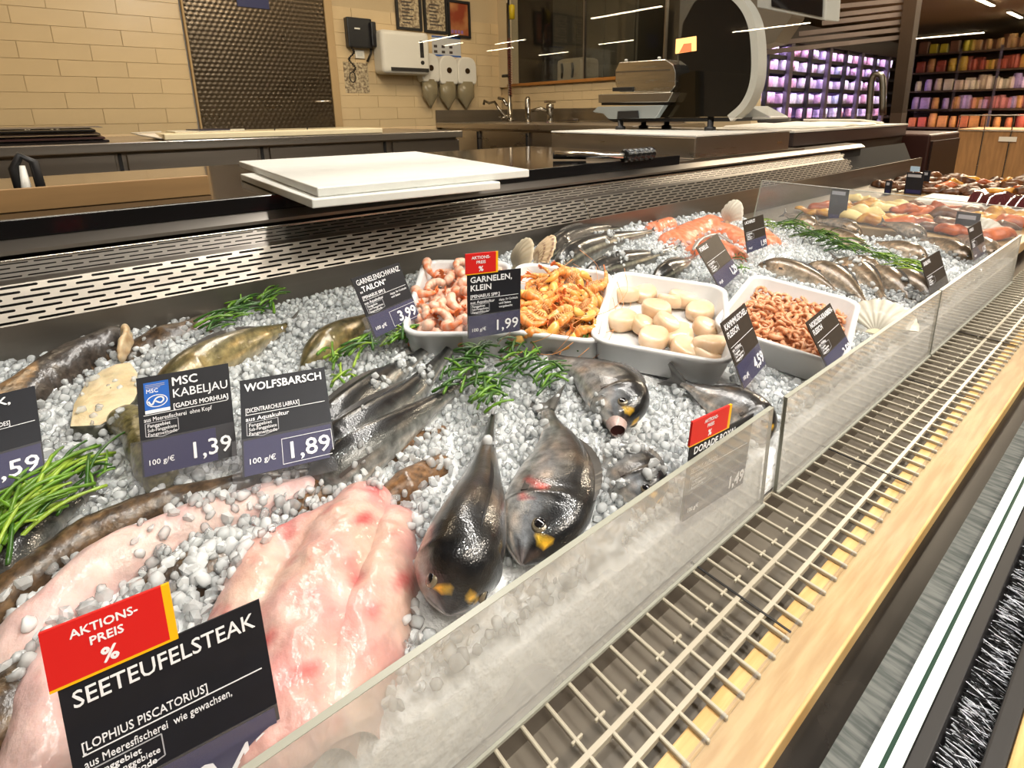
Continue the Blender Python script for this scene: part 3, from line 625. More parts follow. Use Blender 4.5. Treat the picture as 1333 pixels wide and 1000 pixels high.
MB().prism([P(*q, 1.90) for q in ((876,120),(884,98),(905,92),(905,153),(854,153))], (0,0.03,0)).build('slant_plate', mat('slant_dark', (0.05,0.038,0.022), 0.15, 0.8), sl)
ya_ = 1.88
ends = [P(*q, ya_) for q in ((801,92),(806,81),(866,77),(876,84),(879,94),(879,112),(872,120),(806,120),(801,110))]
MB().prism(ends, (0,0.16,0)).build('carriage_hood', m_steel_b, sl, bevel=0.003)
MB().prism([P(*q, ya_-0.002) for q in ((801,93),(872,90),(872,92),(801,95))], (0,0.002,0)).build('hood_seam', m_steel_d, sl)
MB().prism([P(*q, ya_-0.006) for q in ((797,114),(824,113),(824,119),(797,119))], (0,0.02,0)).build('latch', m_blackm, sl, bevel=0.002)
for q in ((815,80),(858,77)): MB().lathe([(0.001,0),(0.007,0),(0.007,0.008),(0.001,0.010)], 12, Matrix.Translation(P(*q, ya_+0.05))).build('knob', m_white, sl, smooth=True)
MB().prism([P(*q, ya_-0.03) for q in ((779,123),(876,120),(869,133),(779,134))], (0,0.25,0)).build('carriage_table', m_steel, sl, bevel=0.002)
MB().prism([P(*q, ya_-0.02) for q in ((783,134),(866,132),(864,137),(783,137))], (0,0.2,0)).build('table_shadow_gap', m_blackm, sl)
MB().prism([P(*q, ya_-0.035) for q in ((771,146),(778,139),(864,137),(853,154),(792,155),(785,148))], (0,0.03,0)).build('blade_plate', mat('blade_blue', rgb(176,184,186), 0.25, 0.5), sl, bevel=0.002)
MB().prism([P(*q, ya_-0.045) for q in ((804,145),(829,144),(830,154),(803,155))], (0,0.012,0)).build('rubber_stop', m_blackm, sl)
zb_ = BT
for q, y in (((808,160),1.86),((838,158),2.02),((925,158),1.95),((868,158),2.05)):
    v = P(*q, y); zt_ = P(q[0],150,y).z
    MB().lathe([(0.001,0),(0.022,0),(0.022,0.012),(0.012,0.016),(0.012,max(0.03,zt_-BT)),(0.001,max(0.03,zt_-BT))], 14, Matrix.Translation((max(BXB+0.04,min(v.x,BXF-0.04)),y,BT))).build('foot', m_blackm, sl, smooth=True)
MB().prism([P(*q, 1.95) for q in ((790,155),(960,153),(958,158),(800,159))], (0,0.18,0)).build('base_plate', m_blackm, sl)
fb = MB().prism([P(*q, 2.06) for q in ((955,156),(966,143),(976,138),(1003,152),(1003,155))], (0,0.14,0)).build('side_tray', mat('tray_silver', rgb(196,192,184), 0.35), sl, bevel=0.003)

# second platform further along, cloth and papers
q0 = onx((1000,170), -1.12).y; q1 = onx((1195,160), -1.12).y
b2 = thing('far_steel_platform', (-1.4,3.0,ez-0.02), 'dark steel platform with a white top farther along the service side', 'platform')
MB().box((-1.62,2.36,ez-0.0215), (-1.105,3.75,0.352)).build('body', mat('dark_plum', (0.045,0.03,0.028), 0.35), b2, bevel=0.004)
MB().box((-1.62,2.355,0.352), (-1.10,3.755,0.361)).build('white_top', m_white, b2, bevel=0.001)
MB().box((-1.60,2.36,FLOOR), (-1.12,3.75,ez-0.0225)).build('plinth', m_brownwall, b2)
fold = MB(); rr_ = []
for i in range(14):
    y = 2.55+0.85*i/13; rr_.append([(-1.56,y,0.362),(-1.14-0.02*math.sin(i),y,0.362),(-1.15,y,0.372+0.004*math.sin(i*1.7)),(-1.4,y,0.380+0.006*math.sin(i*1.1)),(-1.54,y,0.373)])
fold.loft(rr_)
T(fold.build('folded_cloth', mat('cloth_white', rgb(226,220,208), 0.8), smooth=True), 'folded white cloth lying on the far platform', 'cloth')
T(MB().prism([(-1.5,3.3,0.383),(-1.2,3.33,0.383),(-1.16,3.55,0.363),(-1.45,3.6,0.363)], (0,0,0.010)).build('white_packet', m_white, bevel=0.003), 'flat white packet at the far end of the folded cloth', 'packet')
T(MB().tube(spline([(-1.58,2.95,0.388),(-1.57,3.1,0.395),(-1.58,3.3,0.390)],8), [0.012,0.02,0.02,0.02,0.02,0.02,0.018,0.01], 10).build('dark_roll', m_blackm, smooth=True), 'dark roll lying behind the folded cloth', 'roll')
cv = thing('curved_tap', (-1.75,3.4,0.3), 'tall bent metal tube standing behind the far platform', 'tap')
tx = [ony(q, 4.1) for q in ((1131,150),(1134,110),(1138,98),(1146,98),(1149,108),(1149,150))]
MB().tube(spline([Vector((tx[0].x,4.1,0.302))]+tx, 26), 0.02, 10).build('bent_tube', m_steel_d, cv, smooth=True)
MB().lathe([(0.001,0),(0.05,0),(0.05,0.02),(0.001,0.02)], 16, Matrix.Translation((tx[0].x,4.1,0.3005))).build('flange', m_steel_d, cv)

# hanging screen over the slicer
ms = thing('hanging_monitor', (-1.1,2.2,0.8), 'pale framed monitor hanging above the slicer', 'monitor')
m0, m1 = ony((990,24),2.1), ony((1075,26),2.1); 
cm = [ony(q,2.1) for q in ((985,10),(1074,27),(1080,-60),(985,-60))]
MB().prism(cm, (0.02,0.07,0)).build('housing', mat('rim_grey', rgb(186,182,172), 0.35), ms, bevel=0.004)
MB().prism([ony(q,2.095) for q in ((1004,8),(1070,22),(1073,-55),(1004,-55))], (0,0.004,0)).build('display', m_black, ms)
MB().tube([cm[2].lerp(cm[3],0.5)+Vector((0,0.03,0)), Vector(((cm[2].x+cm[3].x)/2,2.13,CEIL))], 0.02, 8).build('ceiling_pole', m_steel_d, ms)
cp = thing('scale_arm', (-1.5,2.4,0.4), 'beige curved arm behind the slicer guard leading up to the monitor', 'arm')
MB().prism([ony(q,2.5) for q in ((968,-20),(1040,-20),(1030,22),(1008,55),(985,62))], (0,0.12,0)).build('panel', mat('arm_beige', rgb(120,108,92), 0.5), cp)

# ================================================================== overhead guard glass, ceiling lights
og = thing('overhead_guard_glass', (-0.16,2,0.446), 'clear upright guard glass above the counter with ceiling lights mirrored in it', 'glass pane')
MB().box((-0.164,-0.6,0.446), (-0.16,3.5,1.30)).build('sheet', m_glass, og)
for y in (3.46,): MB().box((-0.172,y,0.0), (-0.152,y+0.03,1.35)).build('post', m_steel_d, og)
MB().box((-0.175,-0.6,1.30), (-0.149,3.5,1.33)).build('top_rail', m_steel_d, og)
for y in (-0.55,1.5,3.45): MB().tube([(-0.162,y,1.33),(-0.162,y,CEIL)], 0.008, 8).build('hanger', m_steel_d, og)
m_led = glow('led_white', (1.0,0.84,0.58), 30)
def led(a, b, label):
    o = thing('linear_ceiling_lamp', ((a[0]+b[0])/2,(a[1]+b[1])/2,CEIL-0.08), label, 'lamp', 'shop ceiling lamps')
    d = (Vector(b)-Vector(a)).normalized(); s = Vector((-d.y,d.x,0))*0.03
    A, B = Vector((a[0],a[1],CEIL-0.03)), Vector((b[0],b[1],CEIL-0.03))
    MB().prism([A-s,B-s,B+s,A+s], (0,0,0.03)).build('housing', m_steel_d, o)
    A.z = B.z = CEIL-0.042
    MB().prism([A-s*0.8,B-s*0.8,B+s*0.8,A+s*0.8], (0,0,0.012)).build('diffuser', m_led, o)
mir = lambda x: -0.32-x
n_ = 0
for x0, x1, y in ((-6.9,-5.5,7.1),(-6.4,-4.9,10.6),(-11.4,-9.9,6.35),(-10.7,-9.7,7.9),(-12.1,-11.0,10.4),(-9.4,-8.4,9.9),(-4.5,-3.3,15.0),(-12.0,-11.0,8.6),(-11.6,-10.9,7.1)):
    led((mir(x0),y,0), (mir(x1),y+0.03,0), 'linear lamp hanging across the shop ceiling on the customer side')
for x, y0 in ((-2.42,10.3),(-2.4,12.2),(-2.38,14.0),(-2.35,16.2),(-0.6,9.8),(-0.6,12.0),(-0.6,14.5)):
    led((x,y0,0), (x,y0+0.95,0), 'linear lamp on the shop ceiling above the far shelves')

# slatted screen beyond the slicer
ss = thing('slatted_ceiling_screen', (-1.2,4.6,1.0), 'row of grey wooden slats hanging in front of the chilled shelves', 'screen')
m_slat = mat('slat_grey', rgb(168,150,142), 0.6, var=0.15, vscale=8)
for i, (xl, yl, yr) in enumerate(((1020,-2,-14),(1020,12,-3),(1075,18,6),(1070,27,15),(1040,41,25),(1008,53,35),(985,66,45))):
    a, b = ony((xl,yl),4.6), ony((1178,yr),4.6); a2 = ony((xl,yl+6),4.6); b2_ = ony((1178,yr+5.5),4.6)
    MB().prism([a,b,b2_,a2], (0,0.03,0)).build('slat', m_slat, ss)
pv = [ony(q,4.55) for q in ((1180,-30),(1198,-30),(1176,160),(1163,160))]
MB().prism([pv[0],pv[1],Vector((pv[2].x,4.55,FLOOR)),Vector((pv[3].x,4.55,FLOOR))], (0,0.1,0)).build('post', m_brownwall, ss)

# chilled shelves with violet light
FX = -4.0
fr = thing('chilled_shelf_row', (FX-0.3,10,FLOOR), 'long row of chilled shelves lit violet at the back of the shop', 'fridge')
m_frpost = mat('fridge_post', rgb(96,88,104), 0.4, 0.3)
FY0, FY1 = 6.9, 12.6
MB().box((FX-0.75,FY0,FLOOR), (FX-0.7,FY1,1.62)).build('back_panel', mat('fridge_back', rgb(120,96,150), 0.6), fr)
MB().box((FX-0.75,FY0,1.36), (FX+0.05,FY1,1.62)).build('canopy', mat('canopy_dark', rgb(44,34,32), 0.5), fr)
MB().box((FX-0.75,FY0,FLOOR), (FX+0.05,FY1,FLOOR+0.3)).build('plinth', mat('canopy_dark', rgb(44,34,32), 0.5), fr)
SH = [FLOOR+0.3, 0.0, 0.30, 0.52, 0.75, 0.98, 1.18]
m_vio = glow('violet_led', (0.80,0.62,1.0), 22)
for z in SH[1:]:
    MB().box((FX-0.7,FY0,z-0.02), (FX-0.02,FY1,z)).build('shelf', m_blackm, fr)
for z in SH[1:]+[1.36]:
    MB().box((FX-0.075,FY0,z-0.035), (FX-0.04,FY1,z-0.021)).build('light_strip', m_vio, fr); MB().box((FX-0.03,FY0,z-0.045), (FX-0.015,FY1,z+0.004)).build('shelf_lip', m_blackm, fr)
nb_ = 9
for i in range(nb_+1):
    y = FY0 + (FY1-FY0)*i/nb_; wv = 0.05 if i % 2 == 0 else 0.02
    MB().box((FX-0.02,y-wv,FLOOR), (FX+0.04,y+wv,1.4)).build('post', m_frpost if i % 2 == 0 else m_blackm, fr)
cols = [rgb(*c) for c in ((242,232,244),(226,206,234),(244,238,246),(232,190,216),(214,196,234),(246,244,248),(222,170,186),(206,216,240))]
packm = [mat(f'pack_{i}', c, 0.35, var=0.35, vscale=14) for i, c in enumerate(cols)]
pk = [MB().box((-0.05,-0.085,0), (0.05,0.085,0.15)).mesh('pack', bevel=0.012, seg=1), MB().box((-0.05,-0.06,0), (0.05,0.06,0.17)).mesh('pack', bevel=0.03, seg=2), MB().lathe([(0.001,0),(0.06,0),(0.07,0.1),(0.06,0.16),(0.001,0.165)],10).mesh('pack', smooth=True)]
pk = [[(lambda m_, p=p: (lambda q: (q.materials.append(m_), q)[1])(p.copy()))(m_) for m_ in packm] for p in pk]
rowname = ['lowest','second lowest','third','fourth','fifth','topmost']
for r, z in enumerate(SH[1:]):
    for b in range(nb_):
        ya = FY0+(FY1-FY0)*b/nb_; wb_ = (FY1-FY0)/nb_
        for k in range(4 if r >= 2 else 2):
            t = random.randrange(3); o = bpy.data.objects.new('chilled_pack', pk[t][random.randrange(8)]); C.objects.link(o)
            o.location = (FX-0.16, ya+0.07+(wb_-0.14)*(k+0.5)/(4 if r >= 2 else 2), z+0.0005); o.rotation_euler.z = random.uniform(-0.2,0.2); s = random.uniform(0.85,1.05); o.scale = (s,s*0.9,s)
            T(o, f'pale violet lit food pack standing on the {rowname[r]} chilled shelf', 'food pack', f'packs on the {rowname[r]} chilled shelf')

# far shelves with groceries
GYY = 12.9
gx0 = ony((1186,100), GYY).x; gx1 = 2.8
gs2 = thing('grocery_shelf', ((gx0+gx1)/2,GYY,FLOOR), 'dark grocery shelving across the far side of the shop', 'shelf')
MB().box((gx0,GYY+0.5,FLOOR), (gx1,GYY+0.55,1.5)).build('back_panel', m_brownwall, gs2)
GZ = [-0.25, 0.08, 0.42, 0.76, 1.10, 1.44]
for z in GZ: MB().box((gx0,GYY,z-0.03), (gx1,GYY+0.5,z)).build('board', m_brownwall, gs2)
for i in range(6):
    x = gx0+(gx1-gx0)*i/5; MB().box((x-0.02,GYY-0.02,FLOOR), (x+0.02,GYY,1.5)).build('post', m_frpost, gs2)
gcol = [[(226,206,196),(232,220,206),(206,176,210)],[(196,110,70),(206,140,80),(188,86,70)],[(190,160,214),(200,120,120),(214,150,90)],[(222,206,186),(196,166,226),(206,180,160)],[(150,66,48),(176,120,70),(200,160,60)],[(200,180,50),(160,120,70),(120,80,60)]]
gme = [MB().box((-0.07,-0.06,0), (0.07,0.06,0.2)).mesh('grocery', bevel=0.01, seg=1), MB().lathe([(0.001,0),(0.06,0),(0.065,0.02),(0.065,0.17),(0.055,0.2),(0.055,0.225),(0.001,0.23)],10).mesh('grocery', smooth=True)]
gcache = {}
nm_row = ['bottom','second','third','fourth','fifth','top']
for r, z in enumerate(GZ):
    n = 40; 
    for k in range(n):
        key = (random.randrange(2), r, random.randrange(3))
        if key not in gcache: q = gme[key[0]].copy(); q.materials.append(mat(f'grocery_{r}_{key[2]}', rgb(*gcol[r][key[2]]), 0.5, var=0.3, vscale=10)); gcache[key] = q
        o = bpy.data.objects.new('grocery_pack', gcache[key]); C.objects.link(o); o.location = (gx0+0.12+(gx1-gx0-0.24)*k/(n-1), GYY+0.1, z+0.0005); s = random.uniform(0.8,1.15); o.scale = (s,1,s)
        T(o, f'colourful grocery pack on the {nm_row[r]} board of the far shelving', 'grocery', f'groceries on the {nm_row[r]} board')
# wire basket table in front of it
q0, q1 = ony((1242,200),6.2), ony((1345,150),6.2)
wt = thing('wire_basket_table', ((q0.x+q1.x)/2,6.3,FLOOR), 'tan panelled display table with wire sides beyond the deli end', 'table')
x0, x1 = q0.x, 1.2; zt_ = q1.z
MB().box((x0,6.2,FLOOR), (x1,6.9,zt_-0.12)).build('body', mat('tan_panel', rgb(176,132,86), 0.5, var=0.2, vscale=6, stretch=(8,1,1)), wt)
for i in range(15): MB().tube([(x0+(x1-x0)*i/14,6.19,FLOOR+0.3),(x0+(x1-x0)*i/14,6.19,zt_)], 0.005, 6).build('wire', m_steel_b, wt)
for z in (zt_,zt_-0.13): MB().tube([(x0,6.19,z),(x1,6.19,z)], 0.006, 6).build('wire_rail', m_steel_b, wt)
MB().box((x0+0.3,6.185,0.16), (x0+0.42,6.19,0.2)).build('price_label', m_white, wt)
dcab = thing('dark_deli_cabinet', (-1.2,4.2,FLOOR), 'dark red brown cabinet side behind the deli section', 'cabinet')
MB().box((-1.75,3.82,FLOOR), (-1.0,4.42,0.30)).build('body', mat('plum_panel', rgb(58,30,24), 0.4), dcab, bevel=0.01)
MB().box((-0.999,3.85,FLOOR), (-0.99,4.40,0.26)).build('front_panel', mat('plum_panel2', rgb(46,28,22), 0.4), dcab)

# ================================================================== fish and food
OBST = []
def mixc(a, b, t): t = max(0.0, min(1.0, t)); return tuple(x+(y-x)*t for x, y in zip(a, b))
m_fish = mat('fish_skin', rough=0.30, metal=0.22, coat=0.9, attr=True, var=0.45, vscale=110, bump=0.10, bscale=620, voro=True, coatr=0.07)
m_fishd = mat('fish_skin_smooth', rough=0.28, metal=0.1, coat=0.8, attr=True, var=0.35, vscale=90, bump=0.15, bscale=200, coatr=0.1)
m_flesh = mat('raw_flesh', rough=0.38, coat=0.42, attr=True, var=0.14, vscale=60, bump=0.25, bscale=75, sss=0.25, coatr=0.07)
m_skin = mat('mottled_skin', rough=0.38, coat=0.6, attr=True, var=0.65, vscale=170, bump=0.4, bscale=160, coatr=0.15)
m_fin = mat('fin', rough=0.35, coat=0.4, attr=True, var=0.35, vscale=60, stretch=(1,1,1))
m_eye = mat('eye_ring', rgb(128,118,98), 0.15, 0.3, coat=1.0); m_pupil = mat('pupil', (0.006,0.006,0.008), 0.05, coat=1.0)
KINDS = {
 'bream': dict(top=[(0,.05),(.05,.34),(.12,.66),(.22,.90),(.36,1),(.55,.86),(.75,.48),(.9,.22),(1,.17)], bot=[(0,.05),(.05,.28),(.12,.5),(.25,.74),(.4,.8),(.58,.66),(.76,.36),(.9,.19),(1,.16)], wid=[(0,.06),(.05,.42),(.12,.70),(.25,.95),(.4,1),(.6,.76),(.8,.36),(.93,.14),(1,.10)], eye=(.135,.42,.0072)),
 'bass': dict(top=[(0,.06),(.07,.42),(.18,.8),(.33,1),(.55,.88),(.78,.5),(.92,.28),(1,.24)], bot=[(0,.06),(.07,.4),(.18,.74),(.35,.95),(.55,.82),(.78,.42),(.92,.26),(1,.23)], wid=[(0,.08),(.07,.5),(.18,.85),(.33,1),(.55,.86),(.8,.42),(.93,.18),(1,.12)], eye=(.10,.35,.005)),
}
def c_bream(u, v, s):
    c = mixc((.50,.49,.47), (.20,.205,.21), (v+.75)/.8); c = mixc(c, (.035,.036,.038), (v-.15)/.55)
    if u > .3: c = tuple(x*(0.82+0.18*math.sin(v*34)) for x in c)
    if u < .27: c = mixc(c, (.010,.011,.013), (v-.30)/.28); c = mixc(c, (.22,.25,.29), .45 if -.5 < v < .3 else 0)
    if u < .05: c = mixc(c, (.30,.22,.2), .5 if v < .2 else .1)
    if abs(u-.088+.012*v) < .012 and .55 < v < .97: c = (.58,.36,.03)
    if abs(u-.268-.03*(1-v*v)) < .010 and v < .75: c = mixc(c, (.02,.018,.016), .8)
    if u < .075 and abs(v+.22) < .10: c = mixc(c, (.03,.02,.02), .8)
    if .10 < u < .24 and -.75 < v < -.1: c = mixc(c, (.42,.40,.36), .35)
    if u > .27: c = mixc(c, (.13,.095,.065), .35*max(0, math.sin(u*23+v*3)))
    if .265 < u < .36 and v > .15: c = mixc(c, (.012,.012,.012), .85)
    return c
def c_bream_red(u, v, s):
    c = c_bream(u, v, s)
    if .24 < u < .40 and -.35 < v < .25: c = mixc(c, (.42,.035,.03), .75*max(0, math.sin(u*60+v*9)))
    return c
def c_bass(u, v, s):
    c = mixc((.36,.36,.34), (.105,.11,.105), (v+.7)/.6); return mixc(c, (.014,.015,.016), (v-.0)/.45)
def c_dark(u, v, s):
    c = mixc((.16,.16,.14), (.022,.022,.022), (v+.6)/.5); return mixc(c, (.30,.29,.22), .8 if abs(v+.05) < .06 else 0)
def c_trout(u, v, s):
    c = mixc((.46,.40,.33), (.25,.19,.13), (v+.6)/.7); c = mixc(c, (.10,.075,.05), (v-.2)/.5)
    if u < .16: c = mixc(c, (.10,.07,.04), .6)
    return c
def c_cod(u, v, s):
    c = mixc((.44,.38,.26), (.23,.19,.085), (v+.7)/.6); return mixc(c, (.10,.085,.04), (v-.3)/.5)
CF = dict(bream=c_bream, bream_red=c_bream_red, bass=c_bass, dark=c_dark, trout=c_trout, cod=c_cod)
def fish(name, label, pts, hh, ww, shape='bream', color='bream', roll=0, tail=0.05, fork=0.6, eyes=True, fins=True, mouth=False, group=None, cat='fish', tailroll=None, n=60, m=32, m_=None):
    K = KINDS[shape]; pts = [Vector(p) for p in pts]; sp = spline(pts, n)
    o = thing(name, (pts[0].x, pts[0].y, min(p.z for p in pts)), label, cat, group)
    rr = math.radians(roll); fr = []
    Z = Vector((0,0,1))
    for i in range(n):
        t = (sp[max(i-1,0)]-sp[min(i+1,n-1)]).normalized(); s = t.cross(Z).normalized(); u = s.cross(t)
        d = u*math.cos(rr)+s*math.sin(rr); l = t.cross(d); fr.append((t,d,l))
    rings = []; cols = []; cf = CF[color]
    for i in range(n):
        u = i/(n-1); ht = smoothtab(K['top'],u)*hh; hb = smoothtab(K['bot'],u)*hh; wd = smoothtab(K['wid'],u)*ww
        if .255 < u < .30: wd *= 1+.07*math.sin((u-.255)/.045*PI)
        ring = []
        for j in range(m):
            a = 2*PI*j/m; ca, sa = math.cos(a), math.sin(a)
            h = ca*(ht if ca > 0 else hb); sx = math.copysign(abs(sa)**.85, sa)*wd
            ring.append(sp[i]+fr[i][1]*h+fr[i][2]*sx); cc = cf(u, ca, sa); q1 = noise.noise(Vector((u*9,ca*14+sa*5,roll*.1))); q2 = noise.noise(Vector((u*42,ca*6,sa*6+roll)))
            cc = tuple(max(.004, x*(1+.55*q1+.35*q2)) for x in cc); cols.append(mixc(cc, (cc[0]*1.5,cc[1]*1.15,cc[2]*.9), max(0, q1)))
        rings.append(ring)
    b = MB().loft(rings, True, cols=cols).build('body', m_ or m_fish, o, smooth=True, attr=True); OBST.append(b)
    L = sum((sp[i]-sp[i+1]).length for i in range(n-1))
    # tail fin
    t, d, l = fr[-1]; base = sp[-1]
    if tail:
        td = d
        if tailroll is not None:
            q = math.radians(tailroll); s = t.cross(Z).normalized(); td = s.cross(t)*math.cos(q)+s*math.sin(q)
        tl = t.cross(td); hb = hh*.17; tip = tail; N = 9; vs = []; cs = []
        for side in (1,-1):
            for k in range(N):
                e = k/(N-1)*2-1; root = base+td*e*hb*1.1+t*0.004; out = base-t*tip*(1-fork*(1-abs(e)**1.3))+td*e*tip*.62
                for q in (0,.5,1): vs.append(root.lerp(out,q)+tl*side*(.0012*(1-q)+.0003)); cs.append(mixc((.06,.055,.05),(.16,.15,.14),.5+.5*math.sin(k*2.2)))
        fs = []
        for s_ in range(2):
            for k in range(N-1):
                for q in range(2):
                    a = s_*N*3+k*3+q; f_ = (a,a+1,a+4,a+3); fs.append(f_ if s_ else f_[::-1])
        for k in range(N-1): a = k*3+2; fs.append((a,a+3,a+3+N*3,a+N*3))
        fs += [(0,1,1+N*3,N*3),(1,2,2+N*3,1+N*3)]; e_ = (N-1)*3; fs += [(e_,e_+N*3,e_+1+N*3,e_+1),(e_+1,e_+1+N*3,e_+2+N*3,e_+2)]
        MB().add(vs, fs, cs).build('tail_fin', m_fin, o, attr=True)
    if fins:
        # dorsal fin
        vs = []; fs = []; i0, i1 = int(n*.33), int(n*.82)
        for i in range(i0, i1+1):
            u = i/(n-1); q = (i-i0)/(i1-i0); ht = smoothtab(K['top'],u)*hh; p = sp[i]+fr[i][1]*ht*.97
            e = p+fr[i][1]*hh*.16*math.sin(PI*min(1,q*1.2+.1))**.7*(1+.12*(i % 2))-fr[i][0]*.004 if q < .95 else p
            vs += [p+fr[i][2]*.0008, e, p-fr[i][2]*.0008]
        for k in range(i1-i0): a = k*3; fs += [(a,a+1,a+4,a+3),(a+1,a+2,a+5,a+4)]
        MB().add(vs, fs, [(.045,.042,.04)]*len(vs)).build('dorsal_fin', m_fin, o, attr=True)
        i = int(n*.31); sgn = 1 if fr[i][2].z > 0 else -1; wd = smoothtab(K['wid'],.31)*ww
        p = sp[i]+fr[i][2]*sgn*wd*.96-fr[i][1]*hh*.15; l_ = fr[i][2]*sgn; q = -fr[i][0]; tp = L*.13
        poly = [p+fr[i][1]*hh*.07, p+q*tp*.5+fr[i][1]*hh*.10-l_*.001, p+q*tp*1.15-l_*.004, p+q*tp*.5-fr[i][1]*hh*.06-l_*.001, p-fr[i][1]*hh*.07]
        vs = poly+[v+l_*.0014 for v in poly]; k = 5
        MB().add(vs, [tuple(range(k)), tuple(range(2*k-1,k-1,-1))]+[(a,a+k,(a+1) % k+k,(a+1) % k) for a in range(k)], [(.06,.05,.045)]*10).build('pectoral_fin', m_fin, o, attr=True)
    if eyes:
        eu, ev, er = K['eye']; er *= hh/.045 if shape == 'bream' else 1; i = int(round(eu*(n-1))); ht = smoothtab(K['top'],eu)*hh; wd = smoothtab(K['wid'],eu)*ww
        for sgn in (1,-1):
            sa = math.sqrt(1-ev*ev); c_ = sp[i]+fr[i][1]*ht*ev+fr[i][2]*sgn*wd*sa**.85
            nrm = (fr[i][2]*sgn*1.0+fr[i][1]*.35+fr[i][0]*.15).normalized(); M = Matrix.Translation(c_-nrm*er*.28) @ nrm.to_track_quat('Z','Y').to_matrix().to_4x4()
            e = MB().lathe([(.0001,er*.42),(er*.5,er*.39),(er*.85,er*.24),(er,0),(er*.8,-er*.3),(.0001,-er*.4)][::-1], 18, M).build('eye', m_eye, o, smooth=True)
            MB().lathe([(.0001,er*.49),(er*.4,er*.46),(er*.62,er*.38),(er*.6,er*.30),(.0001,er*.3)][::-1], 16, M).build('pupil', m_pupil, e, smooth=True)
    if mouth:
        t, d, l = fr[1]; c_ = sp[0]+t*.002-d*hh*.05; vs = []; N = 16
        for k in range(N):
            a = 2*PI*k/N; vs.append(c_+d*hh*.20*math.cos(a)+l*ww*.30*math.sin(a)+t*.004)
        for k in range(N):
            a = 2*PI*k/N; vs.append(c_+d*hh*.30*math.cos(a)+l*ww*.42*math.sin(a)-t*.010)
        lip = MB().add(vs, [(k,(k+1) % N,(k+1) % N+N,k+N) for k in range(N)], [(.42,.30,.27)]*(2*N)).build('lips', m_flesh, o, smooth=True, attr=True)
        MB().add([v+t*-.003 for v in vs[:N]], [tuple(range(N))]).build('mouth_opening', mat('mouth_dark', (.06,.015,.012), .4), lip)
    return o
def px3(l, dz): return [bed(p, dz) for p in l]
G = 'gilthead breams on the ice'
fish('gilthead_bream', 'dark bream standing head down with a yellow band between its eyes, nearest the pink fillet', [bed((583,800),.028),bed((598,730),.036),bed((622,640),.034),bed((640,545),.026)], .044, .033, roll=-28, tail=.045, group=G, tailroll=-10)
fish('gilthead_bream', 'silvery bream with red gill marks lying beside the dark upright bream', [bed((680,735),.024),bed((706,660),.026),bed((722,590),.024),bed((712,535),.016)], .050, .026, color='bream_red', roll=-72, tail=.05, group=G)
fish('gilthead_bream', 'open mouthed bream with pale eye below the scallop tray', [bed((806,556),.026),bed((800,520),.028),bed((765,488),.026),bed((712,462),.018)], .043, .027, roll=-66, tail=.05, mouth=True, group=G)
fish('gilthead_bream', 'brown backed bream lying tail up behind the red topped card', [bed((1000,575),.012),bed((972,545),.018),bed((925,520),.020),bed((888,498),.022)], .034, .022, roll=-55, tail=.042, group=G, tailroll=-5)
fish('gilthead_bream', 'small bream nearly buried in ice with only its eye and nose showing', [bed((840,664),.010),bed((826,632),.012),bed((800,596),.004),bed((780,565),-.006)], .036, .022, roll=-62, tail=.03, group=G)
G = 'sea bass in a row'
fish('sea_bass', 'sea bass farthest from the monkfish, under the samphire', [bed((400,582),.016),bed((440,556),.024),bed((500,500),.024),bed((560,452),.014)], .030, .022, 'bass', 'bass', roll=38, tail=.04, group=G)
fish('sea_bass', 'middle sea bass with its tail raised by the shrimp tray', [bed((412,606),.016),bed((455,578),.024),bed((530,520),.026),bed((588,452),.020)], .030, .022, 'bass', 'bass', roll=38, tail=.05, group=G, tailroll=5)
fish('sea_bass', 'glossy sea bass lying closest to the brown monkfish skin', [bed((405,640),-.012),bed((446,608),.016),bed((530,552),.022),bed((606,498),.014)], .028, .021, 'bass', 'bass', roll=30, tail=.045, group=G)
G = 'dark fish at the rear panel'
fish('dark_fish', 'long black fish lying against the rear steel panel', [bed((706,340),.014),bed((735,318),.018),bed((775,303),.016),bed((815,296),.01)], .034, .024, 'bass', 'dark', roll=20, tail=.05, group=G, m_=m_fishd)
fish('dark_fish', 'black fish with a pale flank line behind the prawn tray', [bed((722,352),.016),bed((752,332),.024),bed((800,314),.022),bed((850,302),.012)], .034, .026, 'bass', 'dark', roll=25, tail=.05, group=G, m_=m_fishd)
fish('dark_fish', 'dark fish half covered by ice just behind the scallop tray', [bed((758,366),.012),bed((790,352),.018),bed((840,338),.016),bed((885,322),.008)], .030, .022, 'bass', 'dark', roll=25, tail=.04, group=G, m_=m_fishd)
fish('dark_fish', 'short dark fish pressed between scallop tray and the salmon', [bed((850,368),.012),bed((870,356),.016),bed((890,346),.014),bed((905,334),.008)], .026, .02, 'bass', 'dark', roll=25, tail=.03, group=G, m_=m_fishd)
G = 'brown trout on the ice'
